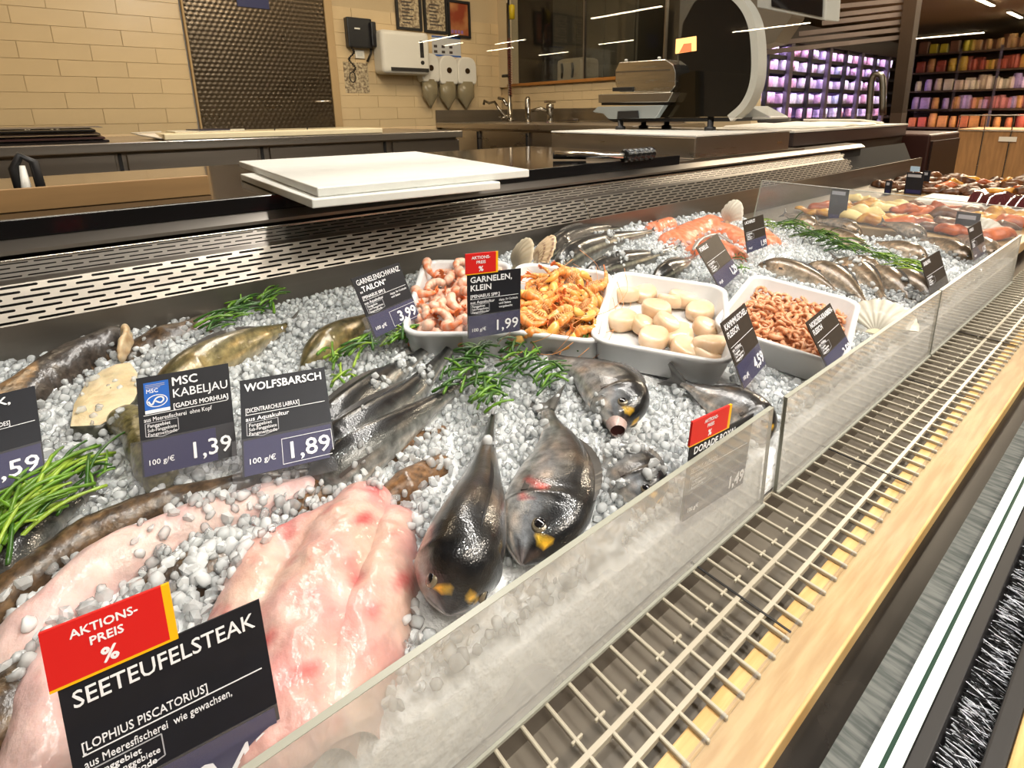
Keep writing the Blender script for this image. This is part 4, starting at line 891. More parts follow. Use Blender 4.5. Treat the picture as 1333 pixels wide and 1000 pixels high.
TR = [('trout with its head up behind the brown shrimp tray',(985,346),(1020,352),(1060,366),(1092,384)),('trout lying just behind the rim of the brown shrimp tray',(1045,348),(1075,356),(1105,374),(1128,398)),
 ('trout beside the corner of the brown shrimp tray',(1085,340),(1112,352),(1136,370),(1152,392)),('small trout head under the end of the dill',(1146,358),(1128,347),(1108,342),(1088,338)),
 ('trout next to the big fan shell',(1128,352),(1152,362),(1172,376),(1186,392)),('trout nearest the first brown card',(1160,358),(1180,366),(1200,378),(1212,392)),
 ('trout pointing at the dill from the divider side',(1132,330),(1105,316),(1070,302),(1040,292)),('trout head showing in the middle of the upper ice',(1122,306),(1106,298),(1086,291),(1066,287)),
 ('trout behind the first brown card',(1208,340),(1186,330),(1160,322),(1136,316)),('reddish trout between the two brown cards',(1268,342),(1246,330),(1222,318),(1198,310)),
 ('trout close to the acrylic divider',(1206,310),(1190,302),(1170,296),(1150,290)),('dark trout at the rear end of the divider',(1066,300),(1050,292),(1036,285),(1022,279)),('trout behind the last card',(1302,336),(1284,324),(1262,314),(1240,306))]
for i, (lb, *q) in enumerate(TR):
    fish('brown_trout', lb, [bed(q[0],.012),bed(q[1],.017),bed(q[2],.015),bed(q[3],.008)], .028 if i not in (3,7,10) else .024, .021, 'bass', 'trout', roll=35 if i in (0,1,2,4,5) else -35, tail=.03, group=G, n=40, m=22, fins=(i < 8), m_=m_fish)
# cod and olive fish on the far left
fish('cod', 'olive cod half covered with ice behind the two dark price cards', [bed((190,520),.014),bed((262,478),.020),bed((330,445),.018),bed((378,424),.01)], .030, .026, 'bass', 'cod', roll=20, tail=.03, eyes=False)
fish('cod', 'short olive brown fish under the ice next to the 3,99 card', [bed((392,478),.010),bed((430,448),.016),bed((468,426),.014),bed((500,404),.004)], .027, .022, 'bass', 'cod', roll=15, tail=0, eyes=False, fins=False)
fish('grey_fish', 'grey white fish tail poking out under the samphire bunch', [bed((-40,775),.008),bed((10,735),.013),bed((60,688),.013),bed((108,652),.012)], .022, .02, 'bass', 'bass', roll=20, tail=.03, eyes=False, fins=False)

def piece(name, label, pts, wid, hgt, colf, m, cat='fish piece', n=48, k=28, amp=.002, group=None, ends=.12, flat=.5, nscale=40, dome=1.0):
    pts = [Vector(p) for p in pts]; sp = spline(pts, n); rings = []; cols = []
    for i in range(n):
        u = i/(n-1); t = (sp[max(i-1,0)]-sp[min(i+1,n-1)]).normalized(); s = t.cross(Vector((0,0,1))).normalized(); up = s.cross(t)
        e = min(1, u/ends, (1-u)/ends) if ends else 1; e = math.sqrt(max(0.0, 1-(1-e)**2)) if ends else 1; e = max(e, .06)
        w_ = (wid if not callable(wid) else wid(u))*e; h_ = (hgt if not callable(hgt) else hgt(u))*(.35+.65*e)
        for j in range(k):
            a = 2*PI*j/k; ca, sa = math.cos(a), math.sin(a)
            p = sp[i]+s*w_*math.copysign(abs(ca)**.8, ca)+up*h_*(sa if sa > 0 else sa*flat)
            q = noise.noise(p*nscale)*amp+noise.noise(p*nscale*2.7)*amp*.4
            if not rings or len(rings) <= i: rings.append([])
            rings[i].append(p+(s*ca+up*sa)*q); cols.append(colf(u, ca, sa, p))
    o = T(MB().loft(rings, True, cols=cols).build(name, m, smooth=True, attr=True), label, cat, group); OBST.append(o); return o
pink = (.56,.26,.245); pale = (.57,.38,.31); red = (.46,.07,.075)
def c_pink(u, ca, sa, p):
    n1 = noise.noise(p*24); q = Vector((p.x*60+p.y*40, p.x*-22+p.y*30, p.z*40)); n2 = noise.noise(q+Vector((3,1,7))); c = mixc(pale, pink, .5+n1*1.3); c = mixc(c, (.74,.58,.52), max(0, noise.noise(p*45+Vector((9,2,4))))*.7); return mixc(c, red, max(0, n2-.25)*2.2)
def c_brown(u, ca, sa, p):
    n1 = noise.noise(p*60); c = mixc((.095,.055,.026), (.025,.016,.010), .5+n1*1.2); return mixc(c, (.24,.15,.07), max(0, noise.noise(p*140)-.25))
def c_tan(u, ca, sa, p):
    c = mixc((.26,.15,.06), (.13,.075,.035), .5+noise.noise(p*70)); return mixc(c, (.02,.015,.012), (sa-.45)*3 if ca < 0 else 0)
# monkfish
def mound(name, label, caps, colf, m, parent=None, res=.0035, amp=.002, cat='fish piece'):
    cs = [(bed(a), bed(b), r0, r1, h0, h1) for a, b, r0, r1, h0, h1 in caps]
    x0 = min(min(a.x,b.x)-max(r0,r1) for a,b,r0,r1,_,_ in cs); x1 = max(max(a.x,b.x)+max(r0,r1) for a,b,r0,r1,_,_ in cs)
    y0 = min(min(a.y,b.y)-max(r0,r1) for a,b,r0,r1,_,_ in cs); y1 = max(max(a.y,b.y)+max(r0,r1) for a,b,r0,r1,_,_ in cs); x1 = min(x1, -.262)
    nx, ny = max(2,int((x1-x0)/res)), max(2,int((y1-y0)/res)); vs = []; cl = []; hs = []
    for i in range(nx+1):
        for j in range(ny+1):
            x, y = x0+(x1-x0)*i/nx, y0+(y1-y0)*j/ny; best = -1.0; acc = 0.0
            q = Vector((x,y,0)); wob = noise.noise(q*35)*.004
            for a, b, r0, r1, h0, h1 in cs:
                ab = Vector((b.x-a.x,b.y-a.y)); t = max(0,min(1,((x-a.x)*ab.x+(y-a.y)*ab.y)/max(1e-9,ab.length_squared))); d = math.hypot(x-a.x-ab.x*t, y-a.y-ab.y*t)+wob
                r = r0+(r1-r0)*t; h = h0+(h1-h0)*t; e = 1-(d/r)**2; best = max(best, h*math.sqrt(e) if e > 0 else -.02*(d/r-1)*8)
            hs.append(best); z = bedz(x)+best+noise.noise(q*28)*amp+noise.noise(q*90)*amp*.4; vs.append(Vector((x,y,z))); cl.append(colf(0,0,1,vs[-1]))
    fs = [f for f in ((i*(ny+1)+j,(i+1)*(ny+1)+j,(i+1)*(ny+1)+j+1,i*(ny+1)+j+1) for i in range(nx) for j in range(ny)) if max(hs[k] for k in f) > -.012]
    used = sorted({k for f in fs for k in f}); mp_ = {k:i for i,k in enumerate(used)}
    o = MB().add([vs[k] for k in used], [tuple(mp_[k] for k in f) for f in fs], [cl[k] for k in used]).build(name, m, parent, smooth=True, attr=True); OBST.append(o)
    if label: T(o, label, cat)
    return o
mf = thing('monkfish_fillet', bed((430,800)), 'large glossy pink monkfish fillet of two lobes beside the dark bream', 'fish piece')
mound('thick_lobe', None, [((476,672),(446,735),.030,.038,.032,.044),((446,735),(400,850),.038,.046,.044,.048),((400,850),(380,980),.046,.044,.048,.046),((455,690),(350,745),.030,.030,.026,.030),((350,745),(330,830),.030,.034,.030,.034)], c_pink, m_flesh, mf, amp=.005)
mound('thin_lobe', None, [((512,692),(505,770),.022,.028,.024,.036),((505,770),(455,890),.028,.036,.036,.038),((455,890),(425,980),.036,.034,.038,.036)], c_pink, m_flesh, mf, amp=.005)
mound('monkfish_skin_band', 'long curved band of dark brown monkfish skin behind the red topped card', [((-60,850),(20,776),.018,.018,.020,.024),((20,776),(120,708),.018,.018,.024,.026),((120,708),(230,664),.018,.017,.026,.024),((230,664),(330,640),.017,.015,.024,.020),((330,640),(400,628),.015,.012,.020,.012)], c_brown, m_skin, amp=.003)
c_pp = lambda u,a,s,q: mixc(c_pink(u,a,s,q), (.70,.56,.54), .5)
mound('monkfish_flesh_band', 'pale pink strip of monkfish flesh running beside the brown skin band', [((400,648),(320,672),.016,.020,.022,.026),((320,672),(230,706),.020,.022,.026,.030),((230,706),(130,758),.022,.024,.030,.032),((130,758),(50,840),.024,.026,.032,.030),((50,840),(20,900),.026,.022,.030,.022)], c_pp, m_flesh)
mound('monkfish_dark_piece', 'dark brown monkfish piece in the middle of the ice behind the red topped card', [((150,830),(215,775),.016,.022,.012,.020),((215,775),(290,730),.022,.020,.020,.018),((290,730),(335,712),.020,.014,.018,.010)], c_brown, m_skin, amp=.003)
mound('monkfish_pink_end', 'thick pale pink monkfish end at the bottom corner', [((90,860),(70,940),.018,.022,.030,.036),((70,940),(60,1010),.022,.024,.036,.030)], c_pp, m_flesh)
piece('monkfish_dark_edge', 'very dark glossy monkfish skin at the lowest corner of the ice', [bed((-70,1010),.004),bed((-10,950),.012),bed((20,900),.010),bed((40,860),.004)], .020, .016, c_brown, m_skin, amp=.003)
c_bt = lambda u,a,s,q: mixc(c_brown(u,a,s,q),(.20,.095,.035),.55)
mound('monkfish_tail_strip', 'thin brown mottled monkfish tail beside the sea bass', [((396,662),(430,632),.014,.018,.014,.022),((430,632),(500,600),.018,.016,.022,.018),((500,600),(575,565),.016,.010,.018,.010)], c_bt, m_skin, amp=.003)
mound('monkfish_brown_piece', 'short tan brown monkfish piece above the pink fillet', [((485,664),(530,640),.012,.018,.012,.022),((530,640),(572,612),.018,.015,.022,.016)], c_bt, m_skin, amp=.002)
# halibut-like pieces at the rear panel
mound('flat_fish_piece', 'tan brown flat fish piece with dark edge against the steel panel', [((-60,600),(10,540),.034,.034,.022,.030),((10,540),(80,490),.034,.032,.030,.034),((80,490),(152,452),.032,.026,.034,.032)], lambda u,a,s,q: mixc((.24,.135,.055),(.10,.06,.03),.5+noise.noise(q*60)*1.2) if noise.noise(q*9+Vector((5,0,0))) > -.15 else (.035,.027,.022), m_skin, amp=.003)
T(piece('cut_face', 'x', [bed((163,430),.030),bed((165,444),.026),bed((157,472),.012)], .006, .016, lambda u,a,s,p: mixc((.62,.48,.30),(.45,.30,.16),.5+noise.noise(p*90)), m_flesh, amp=.003, nscale=70, ends=.3), 'cream coloured cut end of the flat fish piece', 'fish piece')
mound('dark_flat_fish', 'dark brown flat fish lying along the steel panel beside the cut end', [((170,462),(215,446),.022,.026,.016,.024),((215,446),(270,428),.026,.024,.024,.022),((270,428),(330,404),.024,.016,.022,.010)], c_brown, m_skin, amp=.003)
# cod steak
st = thing('cod_steak', bed((135,520)), 'thick cream cod steak with dark skin edge lying on the ice', 'fish piece')
poly = [bed(p,.018) for p in ((90,558),(95,528),(112,498),(133,482),(152,474),(170,472),(180,486),(183,505),(176,522),(160,538),(130,556))]
top = [q.copy() for q in poly]; cen = sum(top, Vector())/len(top)
fl = MB(); rings = [[cen+(q-cen)*s+Vector((0,0,dz)) for q in top] for s, dz in ((.02,.004),(.4,.004),(.75,.003),(.97,.001))]
fl.loft(rings, False, cols=[mixc((.66,.55,.36),(.52,.40,.22), .5+noise.noise(p*60)) for r in rings for p in r]); fl.build('cut_flesh', m_flesh, st, smooth=True, attr=True)
sk_ = MB(); rings = [[cen+(q-cen)*s+Vector((0,0,dz)) for q in top] for s, dz in ((.97,.001),(1.0,-.002),(1.02,-.022),(.9,-.026))]
OBST.append(sk_.loft(rings, True, cols=[(.05,.05,.035)]*(len(top)*4)).build('skin', m_skin, st, smooth=True, attr=True))
piece('cod_cutlet', 'olive skinned cod piece leaning against the blue logo card', [bed((158,545),.012),bed((180,562),.020),bed((198,600),.018),bed((215,640),.006)], .017, .020, lambda u,a,s,p: mixc((.20,.17,.07),(.10,.085,.03),.5+noise.noise(p*80)), m_skin)
# salmon
G = 'salmon fillets'
sal = lambda u,a,s,p: mixc((.62,.17,.08),(.70,.32,.20), max(0, math.sin(p.y*260+p.x*120+noise.noise(p*30)*3)-.4))
def salm(lb, ps, w_): mound('salmon_fillet', lb, [(a, b, w_, w_*.9, .030, .030) for a, b in zip(ps, ps[1:])], sal, m_flesh, cat='salmon', amp=.004)['group'] = G
salm('smallest salmon piece nearest the black fish', [(850,304),(872,296)], .026)
salm('broad salmon fillet in front of the rear panel', [(880,318),(905,304),(928,294)], .046)
salm('salmon fillet with grey skin edge behind the 1,29 card', [(912,332),(932,326),(955,338)], .040)
salm('salmon fillet tucked under the pale shell', [(935,302),(952,308),(972,324)], .036)
salm('salmon end piece next to the farther salmon card', [(988,308),(1002,320)], .032)
piece('salmon_skin_strip', 'grey silver salmon skin strip between two orange fillets', [bed((902,326),.034),bed((912,312),.036),bed((935,306),.034),bed((955,318),.028)], .005, .004, lambda u,a,s,p: (.30,.28,.26), m_fishd, amp=.0005)

# shells
def shell(label, c, r, facing, tilt, colf):
    n, k = 14, 36; vs = []; cs = []
    for i in range(n+1):
        q = i/n
        for j in range(k+1):
            a = (j/k-.5)*2.35; rib = abs(math.sin(j/k*PI*9)); rr = r*2*q*(1-.16*(abs(a)/1.2)**2)*(1+.012*rib)
            h = r*.38*math.sin(PI*(q*.9+.05))*(1-.35*(a/1.2)**2)+rib*r*.07*q
            vs.append(Vector((rr*math.sin(a), rr*math.cos(a), h))); cs.append(colf(q, j/k))
    M = Matrix.Translation(c) @ Matrix.Rotation(math.radians(facing),4,'Z') @ Matrix.Rotation(math.radians(tilt),4,'X')
    vs = [M @ v for v in vs]; dn = (M.to_3x3() @ Vector((0,0,-1)))*.0018; N = len(vs); vs2 = vs+[v+dn for v in vs]; fs = []
    for i in range(n):
        for j in range(k):
            a = i*(k+1)+j; fs.append((a,a+1,a+k+2,a+k+1)); fs.append((a+N+k+1,a+N+k+2,a+N+1,a+N))
    for j in range(k): a = n*(k+1)+j; fs.append((a,a+1,a+1+N,a+N))
    for i in range(n):
        for j in (0,k): a = i*(k+1)+j; fs.append((a,a+k+1,a+k+1+N,a+N))
    o = thing('scallop_shell', c, label, 'shell', 'scallop shells')
    b = MB().add(vs2, fs, cs+cs).build('fan', mat('shell', rough=.45, coat=.2, attr=True, var=.1, vscale=40), o, smooth=True, attr=True); OBST.append(b)
    e = [M @ Vector(q) for q in ((-r*.42,-r*.03,.002),(r*.42,-r*.03,.002),(r*.25,r*.28,.004),(-r*.25,r*.28,.004))]
    MB().prism(e, dn*-1.6).build('hinge_ears', mat('shell_ear', rgb(222,208,176), .45), o)
cream = lambda q,t: mixc((.62,.54,.40),(.40,.31,.19), .5+.5*math.sin(t*PI*18)*.6)
striped = lambda q,t: mixc((.62,.46,.28),(.14,.045,.02), 1 if math.sin(q*22) > .1 and q > .35 and math.sin(t*PI*18) > -.4 else .15)
white = lambda q,t: mixc((.60,.57,.49),(.40,.36,.28), .5+.5*math.sin(t*PI*18)*.6)
shell('cream fan shell standing behind the shrimp tray', bed((672,352),.03), .034, -20, 62, cream)
shell('brown striped fan shell standing behind the prawn tray', bed((698,346),.02), .036, -28, 55, striped)
shell('pale fan shell standing behind the salmon', bed((948,292),.015), .036, -30, 70, white)
shell('large white fan shell next to the brown shrimp tray', bed((1140,436),.012), .036, 8, 38, white)
shell('white fan shell in the far front corner by the last card', bed((1272,312),.012), .036, 5, 50, white)

# ================================================================== white trays with shellfish
TRAYS = {}
def tray(key, label, c4, dz, depth=.045):
    P4 = [bed(p, d) for p, d in zip(c4, dz)]          # TL, FL, FR, TR rim corners
    TL, FL, FR, TR_ = P4; c = (TL+FL+FR+TR_)/4
    ey = ((TL-FL)+(TR_-FR)).normalized(); ex = ((TR_-TL)+(FR-FL)); ex = (ex-ey*ex.dot(ey)).normalized(); ez_ = ex.cross(ey)
    W = ((TR_-TL).dot(ex)+(FR-FL).dot(ex))/2; L = ((TL-FL).length+(TR_-FR).length)/2
    M = Matrix((( ex.x,ey.x,ez_.x,c.x),(ex.y,ey.y,ez_.y,c.y),(ex.z,ey.z,ez_.z,c.z),(0,0,0,1)))
    def rr(w_, l_, r, z):
        out = []
        for sx, sy, a0 in ((1,1,0),(-1,1,PI/2),(-1,-1,PI),(1,-1,1.5*PI)):
            for k in range(6): a = a0+PI/2*k/5; out.append(M @ Vector((sx*(w_/2-r)+r*math.cos(a), sy*(l_/2-r)+r*math.sin(a), z)))
        return out
    t = .004
    rings = [rr(W*.86,L*.9,.02,-depth), rr(W*.88,L*.92,.024,-depth+.004), rr(W*.985,L*.985,.03,-.006), rr(W,L,.03,-.004), rr(W,L,.03,0), rr(W-.004,L-.004,.029,.0015), rr(W-.014,L-.014,.026,.001), rr(W-.018,L-.018,.024,-.003), rr(W*.86-.008,L*.9-.008,.022,-depth+.010), rr(W*.84-.01,L*.88-.01,.02,-depth+.006)]
    o = T(MB().loft(rings, True).build('white_tray', mat('tray_white', rgb(212,212,212), .30), smooth=True), label, 'tray', 'white food trays')
    OBST.append(o); TRAYS[key] = (M, W, L, depth); return o
tray('shrimp', 'white tray of peeled pink shrimps behind the 1,99 card', ((536,328),(548,418),(648,452),(684,352)), (.062,.05,.05,.062))
tray('prawn', 'white tray of whole orange prawns between the shrimp tray and the scallops', ((676,334),(636,418),(782,458),(800,362)), (.064,.05,.050,.062))
tray('scallop', 'white tray of raw scallops in the middle of the row', ((797,347),(775,436),(949,484),(953,378)), (.064,.055,.055,.064))
tray('brown', 'white tray full of tiny brown shrimps nearest the acrylic pane', ((973,347),(944,418),(1082,484),(1134,404)), (.062,.056,.050,.056))
def place(me_tree, M, loc, rot, s, label, cat, group, name):
    c = copy_tree(me_tree); c.matrix_world = M @ Matrix.Translation(loc) @ rot @ Matrix.Scale(s, 4)
    T(c, label, cat, group); return c
rot3 = lambda a, b, c: Matrix.Rotation(c,4,'Z') @ Matrix.Rotation(b,4,'Y') @ Matrix.Rotation(a,4,'X')
m_shr = mat('shrimp_flesh', rough=.30, coat=.5, attr=True, var=.08, vscale=90, sss=.05, bump=.08, bscale=200)
def shrimp_proto(R_, r0, arc, colf, name, fan=True, n=22, m=12):
    path = [Vector((R_*math.cos(arc*(i/(n-1)-.5)), R_*math.sin(arc*(i/(n-1)-.5)), .1*R_*math.sin(i*.2))) for i in range(n)]
    rings = []; cols = []
    for i in range(n):
        u = i/(n-1); t = (path[min(i+1,n-1)]-path[max(i-1,0)]).normalized(); s = Vector((0,0,1)); q = t.cross(s)
        r = r0*(smoothtab([(0,.45),(.08,.9),(.3,1),(.6,.8),(.85,.5),(1,.34)],u))*(1+.07*math.sin(u*6*2*PI))
        rings.append([path[i]+(s*math.sin(a)+q*math.cos(a))*r for a in [2*PI*k/m for k in range(m)]]); cols += [colf(u, math.cos(2*PI*k/m)) for k in range(m)]
    o = MB().loft(rings, True, cols=cols).build(name, m_shr, smooth=True, attr=True)
    if fan:
        t = (path[-1]-path[-2]).normalized(); e = path[-1]; q = Vector((0,0,1)); vs = []; fs = []
        for k, a in enumerate((-.7,-.25,.25,.7)):
            d = (t*math.cos(a)+q*math.sin(a)); sd = t.cross(q)*.0008; b = len(vs); w_ = q*math.cos(a)-t*math.sin(a)
            pl = [e-t*.002, e+d*r0*.9+w_*r0*.28, e+d*r0*1.5, e+d*r0*.9-w_*r0*.28]; vs += [p+sd for p in pl]+[p-sd for p in pl]
            fs += [(b,b+1,b+2,b+3),(b+7,b+6,b+5,b+4)]+[(b+i,b+4+i,b+4+(i+1) % 4,b+(i+1) % 4) for i in range(4)]
        f_ = MB().add(vs, fs, [(.80,.22,.07)]*len(vs)).build('tail_fan', m_shr, None, attr=True); f_.parent = o
    return o, path
def drop(o):
    for c in list(o.children): drop(c)
    bpy.data.objects.remove(o)
c_shr = lambda u, ca: mixc((.76,.50,.38), (.78,.19,.055), .45+.5*math.sin(u*6*2*PI)*.8+(.30 if ca > .3 else -.3)+(u-.7)*1.3)
protos = [shrimp_proto(.017,.0085,a,c_shr,'peeled_shrimp')[0] for a in (3.4,2.6,4.0)]
def scatter(M, W, L, D, n, sx=.78, sy=.84, layers=3, top=.9, seed=1):
    R_ = random.Random(seed); out = []
    for k in range(n):
        lay = k*layers//n; best = None
        for _ in range(12):
            x, y = R_.uniform(-.5,.5)*W*sx, R_.uniform(-.5,.5)*L*sy; d = min([((x-a)**2+(y-b)**2) for a, b, l in out if l == lay] or [9])
            if best is None or d > best[0]: best = (d, x, y)
        out.append((best[1], best[2], lay))
    return out
M, W, L, D = TRAYS['shrimp']
for k, (x, y, l) in enumerate(scatter(M,W,L,D,84,seed=3)):
    place(protos[k % 3], M, (x,y,-D+.017+l*.012), rot3(random.uniform(-.7,.7),random.uniform(-.7,.7),random.uniform(0,6.28)), random.uniform(.82,1.0), 'peeled pink shrimp curled in the tray behind the 1,99 card', 'shrimp', 'peeled shrimps in the first tray', 'peeled_shrimp')
for p in protos: drop(p)
c_prw = lambda u, ca: mixc(mixc((.74,.42,.13), (.80,.25,.05), .5+.5*math.sin(u*6*2*PI)+(.2 if ca > .2 else -.35)), (.50,.13,.02), .7 if math.sin(u*6*2*PI) < -.75 else 0)
protos = []
for a, R_ in ((2.2,.030),(1.6,.036)):
    o, path = shrimp_proto(R_,.0074,a,c_prw,'whole_prawn', n=40)
    t = (path[0]-path[1]).normalized(); q = Vector((path[0].x,path[0].y,0)).normalized()
    rings = []; cols = []; n = 12
    for i in range(n):
        u = i/(n-1); c = path[0]+t*u*.030+q*.002*math.sin(u*3); r = .0078*smoothtab([(0,.9),(.3,1.05),(.6,.8),(.85,.35),(1,.06)],u)
        rings.append([c+(Vector((0,0,1))*math.sin(b)+q*math.cos(b))*r for b in [2*PI*k/10 for k in range(10)]]); cols += [mixc((.80,.46,.12),(.72,.34,.05),u)]*10
    h_ = MB().loft(rings, True, cols=cols).build('head', m_shr, None, smooth=True, attr=True); h_.parent = o
    lg = MB()
    for k in range(8):
        b = path[1+k*3]; tt = (path[2+k*3]-path[k*3]).normalized()
        for sz in (1,-1): lg.tube([b-q*0+Vector((-b.x,-b.y,0)).normalized()*.006+Vector((0,0,sz*.003)), b+Vector((-b.x,-b.y,0)).normalized()*.013+tt*.003+Vector((0,0,sz*.005)), b+Vector((-b.x,-b.y,0)).normalized()*.017+t*.004+Vector((0,0,sz*.003))], [.0011,.0009,.0004], 5)
    lgo = lg.build('legs', mat('prawn_leg', (.78,.40,.16), .4), None, smooth=True); lgo.parent = o
    an = MB(); hd = path[0]+t*.028
    for sz in (1,-1): an.tube(spline([hd, hd+t*.02+Vector((0,0,sz*.006)), hd-t*.0+q*.03+Vector((0,0,sz*.014)), hd-t*.04+q*.035+Vector((0,0,sz*.018))],10), [.0007]*5+[.0004]*5, 4)
    ao = an.build('antennae', mat('prawn_antenna', (.72,.30,.10), .4), None, smooth=True); ao.parent = o
    ey_ = MB()
    for sz in (1,-1): ey_.lathe([(.0001,-.0016),(.0014,-.0008),(.0016,0),(.0014,.0008),(.0001,.0016)], 8, Matrix.Translation(path[0]+t*.020+Vector((0,0,sz*.006))+q*.002))
    eo = ey_.build('eyes', m_pupil, None, smooth=True); eo.parent = o
    protos.append(o)
M, W, L, D = TRAYS['prawn']
for k, (x, y, l) in enumerate(scatter(M,W,L,D,50,.54,.70,seed=5)):
    place(protos[k % 2], M, (x-.02*W,y,-D+.018+l*.013), rot3(random.uniform(-.5,.5),random.uniform(-.5,.5),random.uniform(0,6.28)), random.uniform(.95,1.12), 'whole orange cooked prawn with head and legs in the second tray', 'prawn', 'cooked prawns in the second tray', 'whole_prawn')
for p in protos: drop(p)
# scallops
m_scal = mat('scallop_flesh', rgb(226,200,170), .30, coat=.5, col2=rgb(212,176,138), vscale=25, sss=.3, bump=.08, bscale=60)
def scal_mesh(seed):
    R_ = random.Random(seed); rings = []
    for r, z in ((.0005,-.011),(.016,-.0112),(.021,-.009),(.0228,-.003),(.0226,.005),(.0212,.0098),(.018,.0116),(.010,.0122),(.0004,.0122)):
        ring = []
        for k in range(24):
            a = 2*PI*k/24; p = Vector((r*math.cos(a)*1.06, r*math.sin(a)*.94, z)); ring.append(p+Vector((1,1,.6))*noise.noise(p*60+Vector((seed*9,0,0)))*.0016)
        rings.append(ring)
    me = MB().loft(rings).mesh('raw_scallop', smooth=True); me.materials.append(m_scal); return me
sm = [scal_mesh(i) for i in range(4)]
M, W, L, D = TRAYS['scallop']; Mi = M.inverted()
sc_px = [((290,290),0),((470,270),0),((270,520),0),((680,350),0),((560,420),1),((650,540),1),((940,440),0),((540,670),0),((750,650),0),((1000,590),0),((1060,740),1),((820,770),0),((1100,830),0),((450,560),0),((790,330),0),((980,800),0)]
SCL = []
for k, ((zx, zy), lv) in enumerate(sc_px):
    r = ray((770+.15*zx, 340+.15*zy)); r = Vector(r); nrm = M.to_3x3() @ Vector((0,0,1)); pl = M @ Vector((0,0,-D+.018+lv*.012)); t = (pl-Vector((0,0,H))).dot(nrm)/r.dot(nrm); loc = Mi @ (Vector((0,0,H))+r*t)
    loc.x = max(-W*.36,min(W*.36,loc.x)); loc.y = max(-L*.40,min(L*.40,loc.y))
    o = bpy.data.objects.new('raw_scallop', sm[k % 4]); C.objects.link(o); o.matrix_world = M @ Matrix.Translation(loc) @ rot3(random.uniform(-.35,.35),random.uniform(-.35,.35),random.uniform(0,6)) @ Matrix.Scale(random.uniform(.92,1.12),4)
    SCL.append((loc.copy(), o))
ordn = ['first','second','third','fourth','fifth','sixth','seventh','eighth']
SCL.sort(key=lambda q: -q[0].y)
for rn, (i0, i1) in zip(('far','middle','near'), ((0,5),(5,11),(11,16))):
    for n_i, (lc, o) in enumerate(sorted(SCL[i0:i1], key=lambda q: q[0].x)): T(o, f'pale raw scallop in the {rn} row of its tray, {ordn[n_i]} from the prawn tray side', 'scallop', 'raw scallops in the third tray')
# brown shrimps
cb = lambda u, ca: mixc((.72,.38,.20), (.56,.22,.10), .5+.5*math.sin(u*5*2*PI)*.7)
bp = []
for a in (3.8,3.0,4.6):
    o, _p = shrimp_proto(.0055,.0027,a,cb,'brown_shrimp',fan=False,n=10,m=7); bp.append(o.data); bpy.data.objects.remove(o)
M, W, L, D = TRAYS['brown']
for k, (x, y, l) in enumerate(scatter(M,W,L,D,300,.76,.80,layers=3,seed=9)):
    o = bpy.data.objects.new('brown_shrimp', bp[k % 3]); C.objects.link(o)
    z = -D+.014+.005*l+.012*max(0, 1-(x/W*2.4)**2-(y/L*2.4)**2)+.004*random.random()
    o.matrix_world = M @ Matrix.Translation((x,y,z)) @ rot3(random.uniform(-.9,.9),random.uniform(-.9,.9),random.uniform(0,6.28)) @ Matrix.Scale(random.uniform(1.1,1.6),4)
    T(o, 'tiny curled brown shrimp in the heap nearest the acrylic pane', 'shrimp', 'brown shrimps in the last tray')
heap = MB(); n = 20; vs = []; fs = []
for i in range(n+1):
    for j in range(n+1):
        x, y = (i/n-.5)*W*.80, (j/n-.5)*L*.84; e = max(0, 1-max(abs(i/n-.5),abs(j/n-.5))**4*16)
        vs.append(M @ Vector((x,y,-D+.008+e*(.008+.010*max(0,1-(x/W*2.4)**2-(y/L*2.4)**2))+noise.noise(Vector((x*180,y*180,0)))*.0025)))
for i in range(n):
    for j in range(n): a = i*(n+1)+j; fs.append((a,a+1,a+n+2,a+n+1))
MB().add(vs, fs)
hp_ = T(MB().add(vs, fs).build('brown_shrimp_heap', mat('shrimp_heap', rgb(196,132,92), .4, col2=rgb(140,78,44), vscale=160, bump=.6, bscale=220, coat=.3), smooth=True), 'packed lower layer of tiny brown shrimps filling the last tray', 'shrimp', kind='stuff')

# ================================================================== samphire and dill
m_gr = [mat('samphire_a', rgb(98,142,36), .35, coat=.3, var=.3, vscale=60), mat('samphire_b', rgb(50,92,24), .35, coat=.3, var=.3, vscale=60), mat('samphire_c', rgb(146,176,58), .35, coat=.3, var=.25, vscale=60)]
def sprig(p, d, L_, r, parent, mi, bend=.3):
    d = d.normalized(); s = Vector((-d.y,d.x,0)); n = 12; pts = []
    ph = random.uniform(-1,1)*bend
    for i in range(n): u = i/(n-1); pts.append(p+d*L_*u+s*L_*ph*u*u*.6+Vector((0,0,math.sin(u*PI)*L_*.12)))
    MB().tube(pts, [r*(.75+.25*(i % 3 != 0))*(1-.35*(i/(n-1))) for i in range(n)], 6).build('sprig', m_gr[mi], parent, smooth=True)
def bunch(label, regs, count, L_, r, dirv, spread, dz, mats, seed, name='samphire_bunch', cat='samphire'):
    random.seed(seed); c = bed(regs[0][0], dz)
    o = thing(name, c, label, cat)
    for k in range(count):
        (px, py), rad = random.choice(regs); a = random.uniform(0,6.28); q = rad*math.sqrt(random.random()); p = bed((px,py), dz)+Vector((q*math.cos(a),q*math.sin(a),random.uniform(0,.018)))
        ang = math.atan2(dirv[1],dirv[0])+random.gauss(0,spread); d = Vector((math.cos(ang),math.sin(ang),random.uniform(-.15,.3)))
        l_ = L_*random.uniform(.6,1.15); sprig(p-d*l_*.5, d, l_, r*random.uniform(.8,1.2), o, random.choice(mats))
        if random.random() < .5: sprig(p, (d+Vector((random.gauss(0,.5),random.gauss(0,.5),.2))), l_*.4, r*.8, o, random.choice(mats))
    return o
def dirpx(a, b): q = bed(b)-bed(a); return (q.x, q.y)
